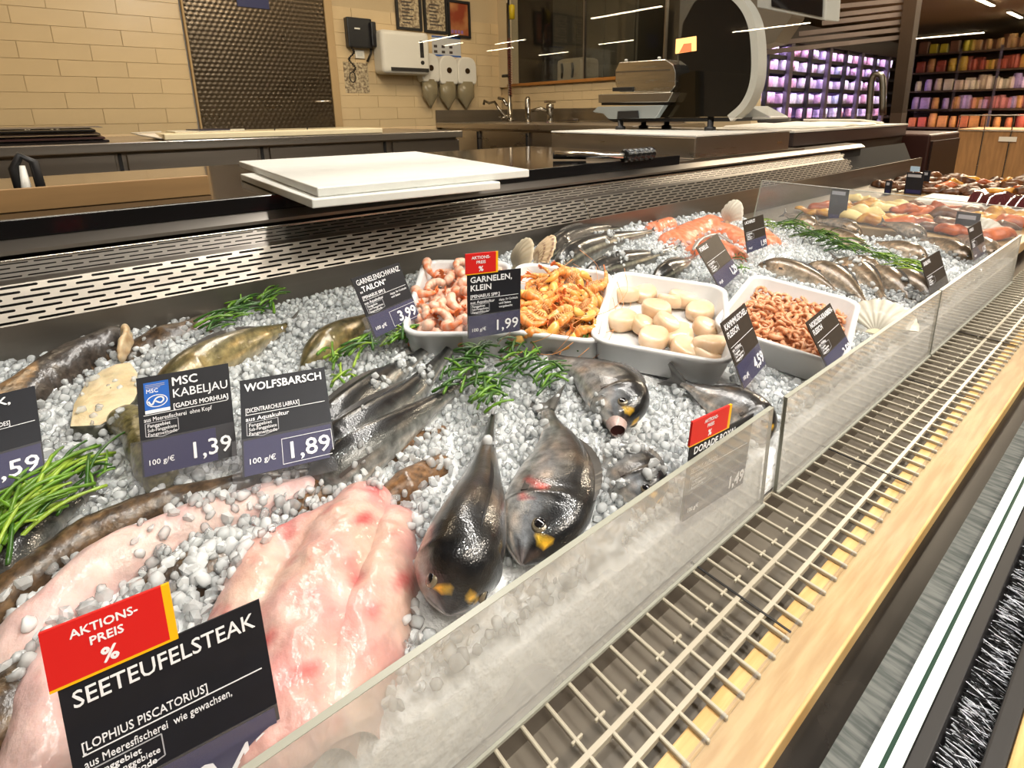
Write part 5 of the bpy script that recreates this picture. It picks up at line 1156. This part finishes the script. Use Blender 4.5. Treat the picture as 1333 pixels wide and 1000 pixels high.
bunch('large bright samphire bunch in front of the half hidden card', [((25,670),.022),((60,645),.02),((10,700),.02),((90,625),.012),((40,690),.02)], 58, .075, .0022, dirpx((10,700),(120,610)), .35, .022, [0,0,2,1], 1)
bunch('two loose samphire stems lying on the ice by the blue logo card', [((140,600),.008),((130,630),.008)], 5, .06, .0018, dirpx((110,640),(160,575)), .35, .02, [0,1], 2)
bunch('dark samphire heap at the rear panel', [((290,425),.02),((320,405),.02),((350,398),.018)], 36, .055, .0022, dirpx((270,435),(360,395)), .5, .022, [0,1,1], 3)
bunch('samphire bunch in front of the 3,99 card', [((490,450),.02),((520,440),.018),((460,465),.015)], 34, .05, .0022, dirpx((440,475),(545,430)), .5, .026, [0,2,1], 4)
bunch('sparse samphire beside the sea bass and the dark card', [((445,495),.012),((435,470),.012)], 12, .035, .0022, dirpx((430,500),(460,470)), .8, .022, [0,2], 5)
bunch('samphire scattered over the ice between sea bass and breams', [((600,485),.02),((625,465),.018),((590,505),.016),((615,500),.016)], 36, .045, .0021, dirpx((590,490),(640,465)), .9, .026, [1,0,1], 6)
bunch('samphire spread in front of the prawn tray', [((690,470),.024),((670,485),.02),((720,488),.018),((640,505),.014),((700,500),.02),((660,460),.016)], 46, .045, .0021, dirpx((640,490),(700,470)), .9, .024, [1,0,1], 7)
bunch('samphire clump at the tail of the dark upright bream', [((635,520),.012),((640,530),.010)], 16, .035, .0021, dirpx((620,535),(660,515)), .7, .034, [0,1], 8)
bunch('long bundle of dark dill lying across the trout ice', [((1030,300),.03),((1060,312),.03),((1090,322),.03),((1110,330),.025)], 60, .09, .0018, dirpx((1020,300),(1120,335)), .25, .024, [0,1,1], 9, 'dill_bundle', 'herbs')
bunch('pale end of the herb bundle near the first brown card', [((1150,340),.02),((1175,350),.022),((1195,356),.018)], 40, .07, .0016, dirpx((1130,335),(1210,362)), .25, .022, [0,2,1], 10, 'dill_bundle', 'herbs')
bunch('few green sprigs behind the farther salmon card', [((985,290),.015),((1000,296),.015)], 12, .05, .0016, dirpx((970,285),(1010,300)), .4, .02, [0,2], 11, 'dill_bundle', 'herbs')
bunch('little green sprig between the cards and the brown shrimp tray', [((960,340),.01),((965,355),.01)], 10, .035, .0016, dirpx((950,330),(970,355)), .5, .022, [0,1], 12, 'dill_bundle', 'herbs')
bunch('two green blades beside the open mouthed bream', [((762,452),.004)], 3, .03, .0018, dirpx((755,460),(770,445)), .3, .03, [1], 13)
random.seed(21)

# ================================================================== price cards
m_card = mat('card_black', rgb(22,23,31), .5, var=.15, vscale=60); m_cardb = mat('card_brown', rgb(50,42,35), .5, var=.12, vscale=60)
m_strip = mat('price_strip', rgb(42,40,84), .4); m_ink = mat('white_ink', rgb(232,232,236), .5); m_inkg = mat('grey_ink', rgb(170,170,176), .5)
m_red = mat('offer_red', rgb(206,32,30), .4); m_yel = mat('offer_yellow', rgb(240,180,20), .4); m_blue = mat('logo_blue', rgb(36,98,188), .4)
def card(label, M, W, Hh, title, latin='', sub='', box=None, price='', unit='100 g/€', red=False, logo=False, brown=False, strip_w=1.0, note=None, frame=False):
    o = thing('price_card', M.translation - Vector((0,0,.012)), label, 'price card', 'price cards')
    mb = lambda u0,v0,u1,v1,w0,w1: MB().obox(M, (u0*W,v0*Hh,w0), (u1*W,v1*Hh,w1))
    mb(0,0,1,1,-.0012,0).build('card', m_cardb if brown else m_card, o)
    mb(-.10,-.14,1.0,.36,.0008,.0012).build('clear_holder', m_hold, o)
    if price: mb(.02,.0,.02+.96*strip_w,.34,.0002,.0007).build('price_strip', m_strip, o)
    fs = Hh*.125
    for i, t in enumerate(title): lettering('title', t, M, W*(.05 if not logo else .36), Hh*(.86-i*.125), fs, m_ink, o, .011, W*(.9 if not logo else .6))
    yb = Hh*.60
    if latin: lettering('species_name', latin, M, W*(.05 if not logo else .36), Hh*.625, fs*.55, m_ink, o, .012, W*.6)
    mb(.05 if not logo else .05,.600,.95,.606,.0002,.0005).build('rule', m_ink, o)
    if sub: lettering('origin_line', sub, M, W*.05, Hh*.535, fs*.5, m_ink, o, .006, W*.72)
    if note:
        for i, t in enumerate(note): lettering('note', t, M, W*.58, Hh*(.535-i*.055), fs*.38, m_ink, o, .006, W*.36)
    if box:
        for i, t in enumerate(box): lettering('box_line', t, M, W*.08, Hh*(.475-i*.045), fs*.38, m_ink, o, .006, W*.3)
        pts = [(.06,.52),(.40,.52),(.40,.40),(.23,.365),(.06,.39)]
        bx = MB()
        for (a, b), (c, d) in zip(pts, pts[1:]+pts[:1]):
            A, B = Vector((a*W,b*Hh,.0004)), Vector((c*W,d*Hh,.0004)); t = (B-A).normalized(); s = Vector((-t.y,t.x,0))*.0003
            bx.prism([M @ q for q in (A-s,B-s,B+s,A+s)], (M.to_3x3() @ Vector((0,0,.0002))))
        bx.build('box_outline', m_inkg, o)
    if price:
        lettering('unit_text', unit, M, W*.06, Hh*.10, fs*.6, m_ink, o, .008, W*.28, w_=.0014)
        lettering('price_text', price, M, W*.96, Hh*.075, Hh*.235, m_ink, o, .014, W*.52, 'RIGHT', w_=.0014)
        if frame:
            bx = MB()
            for a,b,c,d in ((.42,.03,.98,.035),(.42,.28,.98,.285),(.42,.03,.425,.285),(.975,.03,.98,.285)): bx.obox(M,(a*W,b*Hh,.0013),(c*W,d*Hh,.0015))
            bx.build('price_frame', m_ink, o)
    if logo:
        mb(.07,.615,.33,.935,.0003,.0007).build('logo_panel', m_blue, o)
        mb(.07,.615,.33,.65,.0007,.0008).build('logo_band', m_ink, o)
        lettering('logo_text', 'MSC', M, W*.09, Hh*.825, fs*.45, m_ink, o, .012)
        el = [Vector((W*(.20+.105*math.cos(t)),Hh*(.735+.06*math.sin(t)),.0008)) for t in [2*PI*k/28 for k in range(28)]]
        ov = MB(); 
        for a, b in zip(el, el[1:]+el[:1]): t = (b-a).normalized(); s = Vector((-t.y,t.x,0))*.0004; ov.prism([M @ q for q in (a-s,b-s,b+s,a+s)], M.to_3x3() @ Vector((0,0,.0002)))
        ov.build('logo_oval', m_ink, o)
        fp = [(.11,.715),(.145,.675),(.19,.735),(.245,.745),(.27,.715),(.235,.685),(.185,.71)]; fq = [Vector((W*a,Hh*(b+.025),.001)) for a, b in fp]; ff = MB()
        for a, b in zip(spline(fq,24), spline(fq,24)[1:]): t = (b-a).normalized(); s = Vector((-t.y,t.x,0))*.0007; ff.prism([M @ q for q in (a-s,b-s,b+s,a+s)], M.to_3x3() @ Vector((0,0,.0002)))
        ff.build('logo_fish', m_ink, o)
        for i in range(3): mb(.09,.905-i*.017,.29-.05*(i == 2),.911-i*.017,.0007,.0009).build('logo_line', m_inkg, o)
    if red:
        r_ = mb(-.03,1.0,.52,1.30,-.001,.0012).build('offer_tag', m_red, o)
        mb(.52,1.0,.56,1.30,-.001,.0011).build('offer_edge', m_yel, r_); mb(-.03,.985,.56,1.0,-.001,.0011).build('offer_base', m_yel, r_)
        lettering('offer_text', 'AKTIONS-', M, W*.245, Hh*1.215, fs*.5, m_ink, r_, .01, W*.42, 'CENTER', .0014)
        lettering('offer_text', 'PREIS', M, W*.245, Hh*1.145, fs*.5, m_ink, r_, .01, W*.42, 'CENTER', .0014)
        lettering('offer_sign', '%', M, W*.245, Hh*1.03, fs*.85, m_ink, r_, .016, W*.42, 'CENTER', .0014)
    return o
def frame3(BL, BR, TL):
    r = (BR-BL); W = r.length; r.normalize(); up = TL-BL; up = up-r*up.dot(r); Hh = up.length; up.normalize(); n = r.cross(up)
    return Matrix(((r.x,up.x,n.x,BL.x),(r.y,up.y,n.y,BL.y),(r.z,up.z,n.z,BL.z),(0,0,0,1))), W, Hh
def cardpx(TL, BL, BR, dz=.03):
    bl, br = bed(BL, dz), bed(BR, dz); r = (br-bl).normalized(); d = Vector(ray(TL)); cam_ = Vector((0,0,H))
    t = (bl-cam_).dot(r)/d.dot(r) if abs(d.dot(r)) > 1e-6 else 0; tl = cam_+d*t
    if t <= 0 or (tl-bl).length > .13 or (tl-bl).length < .06: tl = bl+Vector((r.y*-.2,r.x*.2,1)).normalized()*.09
    return frame3(bl, br, tl)
BOX = ['Fanggebiet','Sub-Fanggebiete','Fangmethode']
CARDS = {}
def addc(key, *a, **k): CARDS[key] = card(*a, **k)
def vcard(TL, TR, ztop, W, Hh, lean=12):
    a, b = onz(TL, ztop), onz(TR, ztop); r = (b-a).normalized(); m_ = (a+b)/2; a = m_-r*W/2; n = r.cross(Vector((0,0,1))); up = (Vector((0,0,1))*math.cos(math.radians(lean))-n*math.sin(math.radians(lean)))
    bl = a-up*Hh; return frame3(bl, bl+r*W, a)
M_, W_, H_ = cardpx((177,493),(186,622),(309,593)); addc('msc', 'black cod card with a blue fish logo and price 1,39', M_, W_, H_, ['MSC','KABELJAU'], '[GADUS MORHUA]', 'aus Meeresfischerei  ohne Kopf', BOX, '1,39', logo=True, strip_w=.80)
M_, W_, H_ = cardpx((312,496),(316,622),(438,594), 0.036); addc('wolf', 'dark grey sea bass card with price 1,89 beside the blue logo card', M_, W_, H_, ['WOLFSBARSCH'], '[DICENTRARCHUS LABRAX]', 'aus Aquakultur', BOX, '1,89', frame=True)
M_, W_, H_ = cardpx((-64,528),(-58,655),(60,618)); addc('left', 'black card cut off at the picture edge with price ending 59', M_, W_, H_, ['STEAK,'], '[HIPPOGLOSSOIDES]', '', None, ',59')
M_, W_, H_ = cardpx((457,363),(488,440),(547,412), 0.045); addc('t399', 'tilted black card with price 3,99 in front of the shrimp tray', M_, W_, H_, ['GARNELENSCHWANZ','„TAILON“'], '[PENAEUS SPP.]', 'aus Aquakultur', BOX, '3,99', note=['abgep. für Cocktails','und Salate'], frame=True)
M_, W_, H_ = cardpx((608,357),(609,441),(677,430), 0.068); addc('t199', 'black card with a red offer tag and price 1,99 between the shrimp trays', M_, W_, H_, ['GARNELEN,','KLEIN'], '[PENAEUS SPP.]', 'aus Aquakultur', BOX, '1,99', red=True, note=['abgep. für Cocktails','und Salate','vorgekocht'])
M_, W_, H_ = cardpx((906,322),(938,378),(963,355), 0.045); addc('fen', 'dark brown card with price 1,29 behind the scallop tray', M_, W_, H_, ['FORELLE'], '', 'aus Aquakultur', BOX, '1,29', brown=True)
M_, W_, H_ = cardpx((967,287),(973,330),(999,320), 0.045); addc('lachs', 'small brown card with price 1,99 standing in front of the salmon', M_, W_, H_, ['LACHSFILET'], '', 'aus Aquakultur', BOX, '1,99', brown=True)
M_, W_, H_ = cardpx((938,421),(968,507),(997,473), 0.045); addc('kamm', 'slanted brown card with price 4,59 at the corner of the scallop tray', M_, W_, H_, ['KAMMMUSCHEL-','FLEISCH'], '', 'aus Wildfang', BOX, '4,59', brown=True)
M_, W_, H_ = cardpx((1049,420),(1083,492),(1112,460), 0.042); addc('nord', 'slanted brown card standing in front of the brown shrimp tray', M_, W_, H_, ['NORDSEE-KRABBEN-','FLEISCH'], '', 'aus Wildfang', BOX, '3,59', brown=True)
M_, W_, H_ = cardpx((1199,340),(1214,394),(1237,376)); addc('r1', 'brown card near the big fan shell at the acrylic pane', M_, W_, H_, ['SAIBLING'], '', 'aus Aquakultur', BOX, '', brown=True)
M_, W_, H_ = cardpx((1260,297),(1268,340),(1284,328)); addc('r2', 'last brown card in the far front corner of the ice', M_, W_, H_, ['FORELLE'], '', 'aus Aquakultur', BOX, '1,29', brown=True)
M_, W_, H_ = vcard((88,889),(327,785), .178, .0905, .098, lean=14); addc('seet', 'biggest black card with a red offer tag lettered for monkfish steak in the foreground', M_, W_, H_, ['SEETEUFELSTEAK'], '[LOPHIUS PISCATORIUS]', 'aus Meeresfischerei  wie gewachsen,', BOX, '2,49', red=True)
a_, b_ = onx((892,583),-.2562), onx((976,541),-.2562)
r_ = (b_-a_).normalized(); M_, W_, H_ = frame3(a_-Vector((0,0,.083)), b_-Vector((0,0,.083)), a_); M_.translation.x = -.2562; addc('dor', 'dark card with a red offer tag pressed against the back of the nearest acrylic pane', M_, W_, H_, ['DORADE ROYAL'], '[SPARUS AURATA]', 'aus Aquakultur', BOX, '1,49', red=True)

# ================================================================== deli section beyond the divider
DZ = .085
dm_y = mat('smoked_gold', rgb(206,150,44), .4, col2=rgb(150,92,24), vscale=30, coat=.1, bump=.3, bscale=60); dm_o = mat('smoked_orange', rgb(196,96,34), .4, col2=rgb(140,60,20), vscale=30, coat=.1, bump=.3, bscale=60)
dm_b = mat('smoked_brown', rgb(104,62,28), .4, col2=rgb(60,34,16), vscale=30, coat=.1, bump=.3, bscale=60); dm_c = mat('pale_cheese', rgb(222,196,128), .45, var=.15, vscale=20); dm_p = mat('ham_pink', rgb(168,84,70), .4, col2=rgb(206,150,130), vscale=26, coat=.4)
dt = T(MB().box((-.948,1.9,DZ-.03), (-.262,3.5,DZ)).build('deli_shelf', mat('deli_tray_white', rgb(150,122,82), .4), bevel=.004), 'pale shelf of the smoked fish section beyond the divider', 'shelf')
def lump(nm, label, cat, x, y, z, L_, w_, h_, ang, m, grp):
    d = Vector((math.cos(ang),math.sin(ang),0)); c = Vector((x,y,z)); n, k = 14, 12; rings = []
    for i in range(n):
        u = i/(n-1); e = math.sin(PI*min(1,.06+u*.94))**.6 if u < .95 else .2; p = c+d*(u-.5)*L_; s = Vector((-d.y,d.x,0))
        rings.append([p+s*math.cos(a)*w_*e+Vector((0,0,1))*(h_*e*(math.sin(a) if math.sin(a) > 0 else .3*math.sin(a))+.3*h_)+Vector((noise.noise(p*30),noise.noise(p*31),noise.noise(p*37)))*.016 for a in [2*PI*q/k for q in range(k)]])
    return T(MB().loft(rings).build(nm, m, smooth=True), label, cat, grp)
random.seed(5)
kinds = [(dm_y,'smoked_fillet','golden smoked fish fillet','smoked fish'),(dm_o,'smoked_fillet','orange smoked fish fillet','smoked fish'),(dm_b,'smoked_fillet','dark brown smoked fish','smoked fish'),(dm_c,'cheese_piece','pale yellow cheese piece','cheese')]
for r, y in enumerate((1.98,2.10,2.22,2.34)):
    for k in range(9):
        x = -.90+k*.072+random.uniform(-.015,.015)
        if x < -.9+.02 or x > -.29: continue
        j = random.choice([0,0,1,3] if k < 4 else [0,1,1,2]); m_, nm, lb, ct = kinds[j]
        lump(nm, f'{lb} in the {("first","second","third","fourth")[r]} row beyond the divider', ct, x, y+random.uniform(-.02,.02), DZ+.004, .09+.06*random.random(), .026+.016*random.random(), .018+.012*random.random(), random.uniform(-.5,.6)+.6, m_, f'{lb} pieces in row {r+1}')
for r, y in enumerate((2.85,2.98,3.11,3.24,3.38)):
    for k in range(9):
        x = -.90+k*.072+random.uniform(-.015,.015)
        if x > -.29: continue
        j = random.choice([0,1,2,2]) if k > 2 else 2; m_, nm, lb, ct = kinds[j]
        lump(nm, f'{lb} heaped in the {("nearest","second","middle","fourth","last")[r]} row of the far deli end', ct, x, y+random.uniform(-.02,.02), DZ+.006+.02*(k > 5), .08+.06*random.random(), .022+.014*random.random(), .02+.014*random.random(), random.uniform(-.6,.6)+.8, m_, f'far {lb} pieces in row {r+1}')
for k in range(10):
    o = lump('ham_slice', 'pink sliced ham folded near the clear film at the far front', 'ham', -.52+(k % 5)*.05, 2.72+.08*(k//5), DZ+.004, .10, .035, .022, random.uniform(0,3), dm_p, 'ham slices')
T(MB().box((-.66,2.44,DZ+.001), (-.28,2.66,DZ+.03)).build('white_platter', m_white, bevel=.01, seg=3), 'white platter between smoked fish and ham', 'platter')
wrap = T(MB().loft([[Vector((-.50+.20*i/9, 2.46+.03*math.sin(i*1.7)+j*.045, DZ+.031+.035*math.sin(PI*j/4)*(1+.2*math.sin(i*2.1)))) for j in range(5)] for i in range(10)], closed=False, cap=False).build('film_pack', mat('film_purple', rgb(70,30,34), .12, coat=1.0), smooth=True), 'glossy dark red film wrapped meat on the white platter', 'meat pack')
def dcard(label, px0, px1, y, h, blue=False):
    a = ony(px0, y); b = ony(px1, y); x0, x1 = a.x, b.x; z = DZ+.0005
    o = thing('deli_card', (x0,y,z), label, 'price card', 'deli price cards'); t = max(a.z, z+.06)
    MB().box((x0,y,z), (x1,y+.002,t)).build('card', m_card, o)
    MB().box((x0+.005,y-.0006,t-.02), (x1-.01,y,t-.008)).build('title', m_inkg, o)
    MB().box((x0+.005,y-.0006,z+.005), (x1-.005,y,z+.02)).build('price_strip', m_strip, o)
    if blue: MB().box((x0+.01,y-.001,t+.004), (x1-.02,y+.001,t+.026)).build('logo_panel', mat('pale_blue', rgb(168,196,220), .5), o); MB().box((x0+.02,y,t), (x0+.024,y+.001,t+.005)).build('pin', m_white, o)
dcard('dark card with a pale blue label above it in the far deli end', (1181,224), (1204,224), 2.78, .1, True)
dcard('narrow dark card right behind the one with the pale blue label', (1202,222), (1212,222), 2.95, .1)
dcard('small blue black card beside the orange smoked fish', (1153,236), (1162,236), 2.70, .06)
dcard('card seen through the divider near the rear panel', (1082,245), (1106,245), 1.94, .1)
dcard('grey card seen through the divider near the front', (1246,275), (1278,275), 1.96, .1)

# ================================================================== ice
ice_w = bpy.data.materials.new('crushed_ice'); ice_w.use_nodes = True
nt = ice_w.node_tree; nt.nodes.clear(); N_ = nt.nodes.new; L_ = nt.links.new
out_ = N_('ShaderNodeOutputMaterial'); dif = N_('ShaderNodeBsdfDiffuse'); tra = N_('ShaderNodeBsdfTranslucent'); gla = N_('ShaderNodeBsdfTransparent'); glo = N_('ShaderNodeBsdfGlossy')
for nd in (dif, tra): nd.inputs[0].default_value = (.93,.955,.965,1)
gla.inputs[0].default_value = (.96,.98,.99,1); glo.inputs['Roughness'].default_value = .06
ma = N_('ShaderNodeMixShader'); ma.inputs[0].default_value = .15; L_(dif.outputs[0], ma.inputs[1]); L_(tra.outputs[0], ma.inputs[2])
oi = N_('ShaderNodeObjectInfo'); mr = N_('ShaderNodeMapRange'); mr.inputs[3].default_value = .30; mr.inputs[4].default_value = .78; L_(oi.outputs['Random'], mr.inputs[0])
mb_ = N_('ShaderNodeMixShader'); L_(mr.outputs[0], mb_.inputs[0]); L_(ma.outputs[0], mb_.inputs[1]); L_(gla.outputs[0], mb_.inputs[2])
mc_ = N_('ShaderNodeMixShader'); fz = N_('ShaderNodeFresnel'); fz.inputs[0].default_value = 1.31; L_(fz.outputs[0], mc_.inputs[0]); L_(mb_.outputs[0], mc_.inputs[1]); L_(glo.outputs[0], mc_.inputs[2]); L_(mc_.outputs[0], out_.inputs[0])
ice_b = mat('ice_mass', (.93,.95,.96), .35, bump=.7, bscale=90, coat=.3, var=.12, vscale=40)
vs = []; fs = []
NX, NYY = 130, 330
def isurf(x, y): return bedz(x)+.008+.008*noise.noise(Vector((x*9,y*9,0)))+.006*noise.noise(Vector((x*26,y*26,3)))
for j in range(NYY+1):
    for i in range(NX+1):
        x = -.9485+(.6925)*i/NX; y = YA+(YE-YA)*j/NYY; vs.append((x, y, isurf(x,y)-.004+.003*noise.noise(Vector((x*120,y*120,0)))))
for j in range(NYY):
    for i in range(NX):
        a = j*(NX+1)+i; x, y, _ = vs[a]
        yl = 1.56+(x+.81)/.555*.30           # line of the divider
        if y < yl-.01: fs.append((a,a+1,a+NX+2,a+NX+1))
for j in range(NYY):
    a = j*(NX+1)+NX; b_0 = len(vs); vs += [(-.2562,vs[a][1],.004),(-.2562,vs[a+NX+1][1],.004)]; fs.append((a,b_0,b_0+1,a+NX+1))
ib = T(MB().add(vs, fs).build('ice_bed', ice_b, smooth=True), 'white bed of packed ice filling the counter under the fish', 'ice', kind='stuff'); 
# heights of whatever lies on the ice
bpy.context.view_layer.update()
V = []; F = []
for o in OBST:
    mw = o.matrix_world; off = len(V); V += [mw @ v.co for v in o.data.vertices]; F += [tuple(i+off for i in p.vertices) for p in o.data.polygons]
bvh = BVHTree.FromPolygons(V, F)
nobst = sum(len(o.data.polygons) for o in OBST)
owner = []
for k, o in enumerate(OBST): owner += [k]*len(o.data.polygons)
istray = {k for k, o in enumerate(OBST) if o.name.startswith('white_tray') or o.name.startswith('fan')}
COVER = [((150,770),.03,.35),((250,740),.04,.75),((300,700),.04,.8),((270,665),.03,.5),((210,700),.02,.4),((60,850),.03,.45),((360,640),.02,.6),((420,640),.02,.45),((470,610),.02,.4),((540,590),.02,.5),((500,640),.012,.4),
 ((520,480),.022,.9),((560,440),.022,.9),((500,520),.014,.7),((560,500),.016,.8),((470,560),.010,.4),((610,470),.02,.7),((640,600),.006,.4),((700,560),.018,.7),((715,520),.02,.9),((690,600),.008,.4),((735,500),.016,.6),((770,540),.016,.8),((790,590),.022,.9),((830,600),.016,.75),((860,640),.016,.8),((850,560),.012,.6),((800,640),.014,.8),((780,620),.012,.8),
 ((330,480),.03,.8),((300,450),.012,.3),((430,470),.02,.75),((400,420),.03,.8),((360,460),.02,.7),((200,470),.03,.6),((100,500),.02,.55),((40,540),.02,.5),((150,560),.010,.6),((120,560),.012,.7),
 ((790,320),.035,.5),((830,320),.04,.95),((860,330),.04,.9),((800,345),.03,.55),((840,350),.02,.4),((880,340),.02,.5),((740,345),.02,.3),
 ((1100,350),.04,.5),((1050,335),.03,.7),((1150,330),.05,.55),((1080,290),.05,.6),((1180,310),.05,.6),((1130,370),.02,.4),((1230,330),.03,.4),((1190,380),.03,.5),((1010,340),.02,.6),((1160,300),.05,.6),((660,650),.006,.4),((20,620),.02,.3)]
CV = [(bed(p,.02), r, pr) for p, r, pr in COVER]
pos = []; scl = []
R_ = random.Random(99)
def try_at(x, y, lift, s):
    yl = 1.56+(x+.81)/.555*.30
    if y > yl-.02: return
    z = isurf(x,y)+lift; h = bvh.ray_cast(Vector((x,y,.4)), Vector((0,0,-1)))
    if h[0] is not None and h[0].z > z-.002:
        k = owner[h[2]]
        if k in istray: return
        pr = 0
        for c, r, q in CV:
            d = math.hypot(c.x-x, c.y-y)
            if d < r: pr = max(pr, q*(1-.5*(d/r)**2))
        if h[0].z-z < .006: pr = max(pr, .35)
        if R_.random() > pr: return
        z = h[0].z+s*.35
    pos.append((x,y,z)); scl.append(s)
sp_ = .0082
x = -.942
while x < -.262:
    y = YA+.05
    while y < YE:
        d = math.hypot(x, y); far = d > 1.25
        if not (far and R_.random() < .35):
            s = R_.choice((R_.uniform(.0030,.0046),R_.uniform(.0042,.0068)))*(1.12 if far else 1)
            try_at(x+R_.uniform(-.5,.5)*sp_, y+R_.uniform(-.5,.5)*sp_, R_.uniform(0,.006), s)
        y += sp_
    x += sp_
for c, r, q in CV:
    for _ in range(int(q*r*r*PI/(.0075**2))):
        a = R_.uniform(0,6.28); d = r*math.sqrt(R_.random()); try_at(c.x+d*math.cos(a), c.y+d*math.sin(a), R_.uniform(.002,.012), R_.uniform(.0034,.0068))
pos = [p for p in pos if -.945 < p[0] < -.263]; 
me = bpy.data.meshes.new('crushed_ice'); me.from_pydata(pos, [], [])
sa = me.attributes.new('size','FLOAT','POINT'); sa.data.foreach_set('value', np.array(scl[:len(pos)], np.float32))
ra = me.attributes.new('rot','FLOAT_VECTOR','POINT'); ra.data.foreach_set('vector', (rng.random((len(pos),3))*6.283).astype(np.float32).ravel())
ice = T(link('crushed_ice', me, ice_w), 'loose clear crushed ice cubes heaped over and around the fish', 'ice', kind='stuff')
chunks = bpy.data.collections.new('ice_chunk_shapes'); chunk_obs = []
for k in range(7):
    bm = bmesh.new(); bmesh.ops.create_icosphere(bm, subdivisions=2 if k % 2 == 0 else 1, radius=1); sx, sy, sz_ = R_.uniform(.8,1.15), R_.uniform(.7,1), R_.uniform(.5,.85)
    for v in bm.verts:
        c = v.co; q = (abs(c.x)**4+abs(c.y)**4+abs(c.z)**4)**(-1/4); c = c*q*.9; n_v = noise.noise_vector(c*1.1+Vector((k*7,0,0)))*.28; v.co = Vector((c.x*sx,c.y*sy,c.z*sz_))+n_v
    m2 = bpy.data.meshes.new('ice_chunk'); bm.to_mesh(m2); bm.free(); m2.polygons.foreach_set('use_smooth', [k % 2 == 0]*len(m2.polygons)); m2.materials.append(ice_w); chunk_obs.append(m2)
ng = bpy.data.node_groups.new('scatter_ice', 'GeometryNodeTree'); ng.interface.new_socket('Geometry', in_out='INPUT', socket_type='NodeSocketGeometry'); ng.interface.new_socket('Geometry', in_out='OUTPUT', socket_type='NodeSocketGeometry')
N = ng.nodes.new; L2 = ng.links.new; gi = N('NodeGroupInput'); go = N('NodeGroupOutput')
iop = N('GeometryNodeInstanceOnPoints'); gti = N('GeometryNodeGeometryToInstance')
for m2 in chunk_obs:
    co = bpy.data.objects.new('ice_chunk', m2); inf = N('GeometryNodeObjectInfo'); inf.inputs['Object'].default_value = co; L2(inf.outputs['Geometry'], gti.inputs[0])
iop.inputs['Pick Instance'].default_value = True
rv = N('FunctionNodeRandomValue'); rv.data_type = 'INT'; rv.inputs[4].default_value = 0; rv.inputs[5].default_value = 6
na = N('GeometryNodeInputNamedAttribute'); na.data_type = 'FLOAT'; na.inputs[0].default_value = 'size'; nr = N('GeometryNodeInputNamedAttribute'); nr.data_type = 'FLOAT_VECTOR'; nr.inputs[0].default_value = 'rot'
L2(gi.outputs[0], iop.inputs['Points']); L2(gti.outputs[0], iop.inputs['Instance']); L2(rv.outputs[2], iop.inputs['Instance Index']); L2(na.outputs[0], iop.inputs['Scale']); L2(nr.outputs[0], iop.inputs['Rotation']); L2(iop.outputs[0], go.inputs[0])
mod = ice.modifiers.new('scatter', 'NODES'); mod.node_group = ng
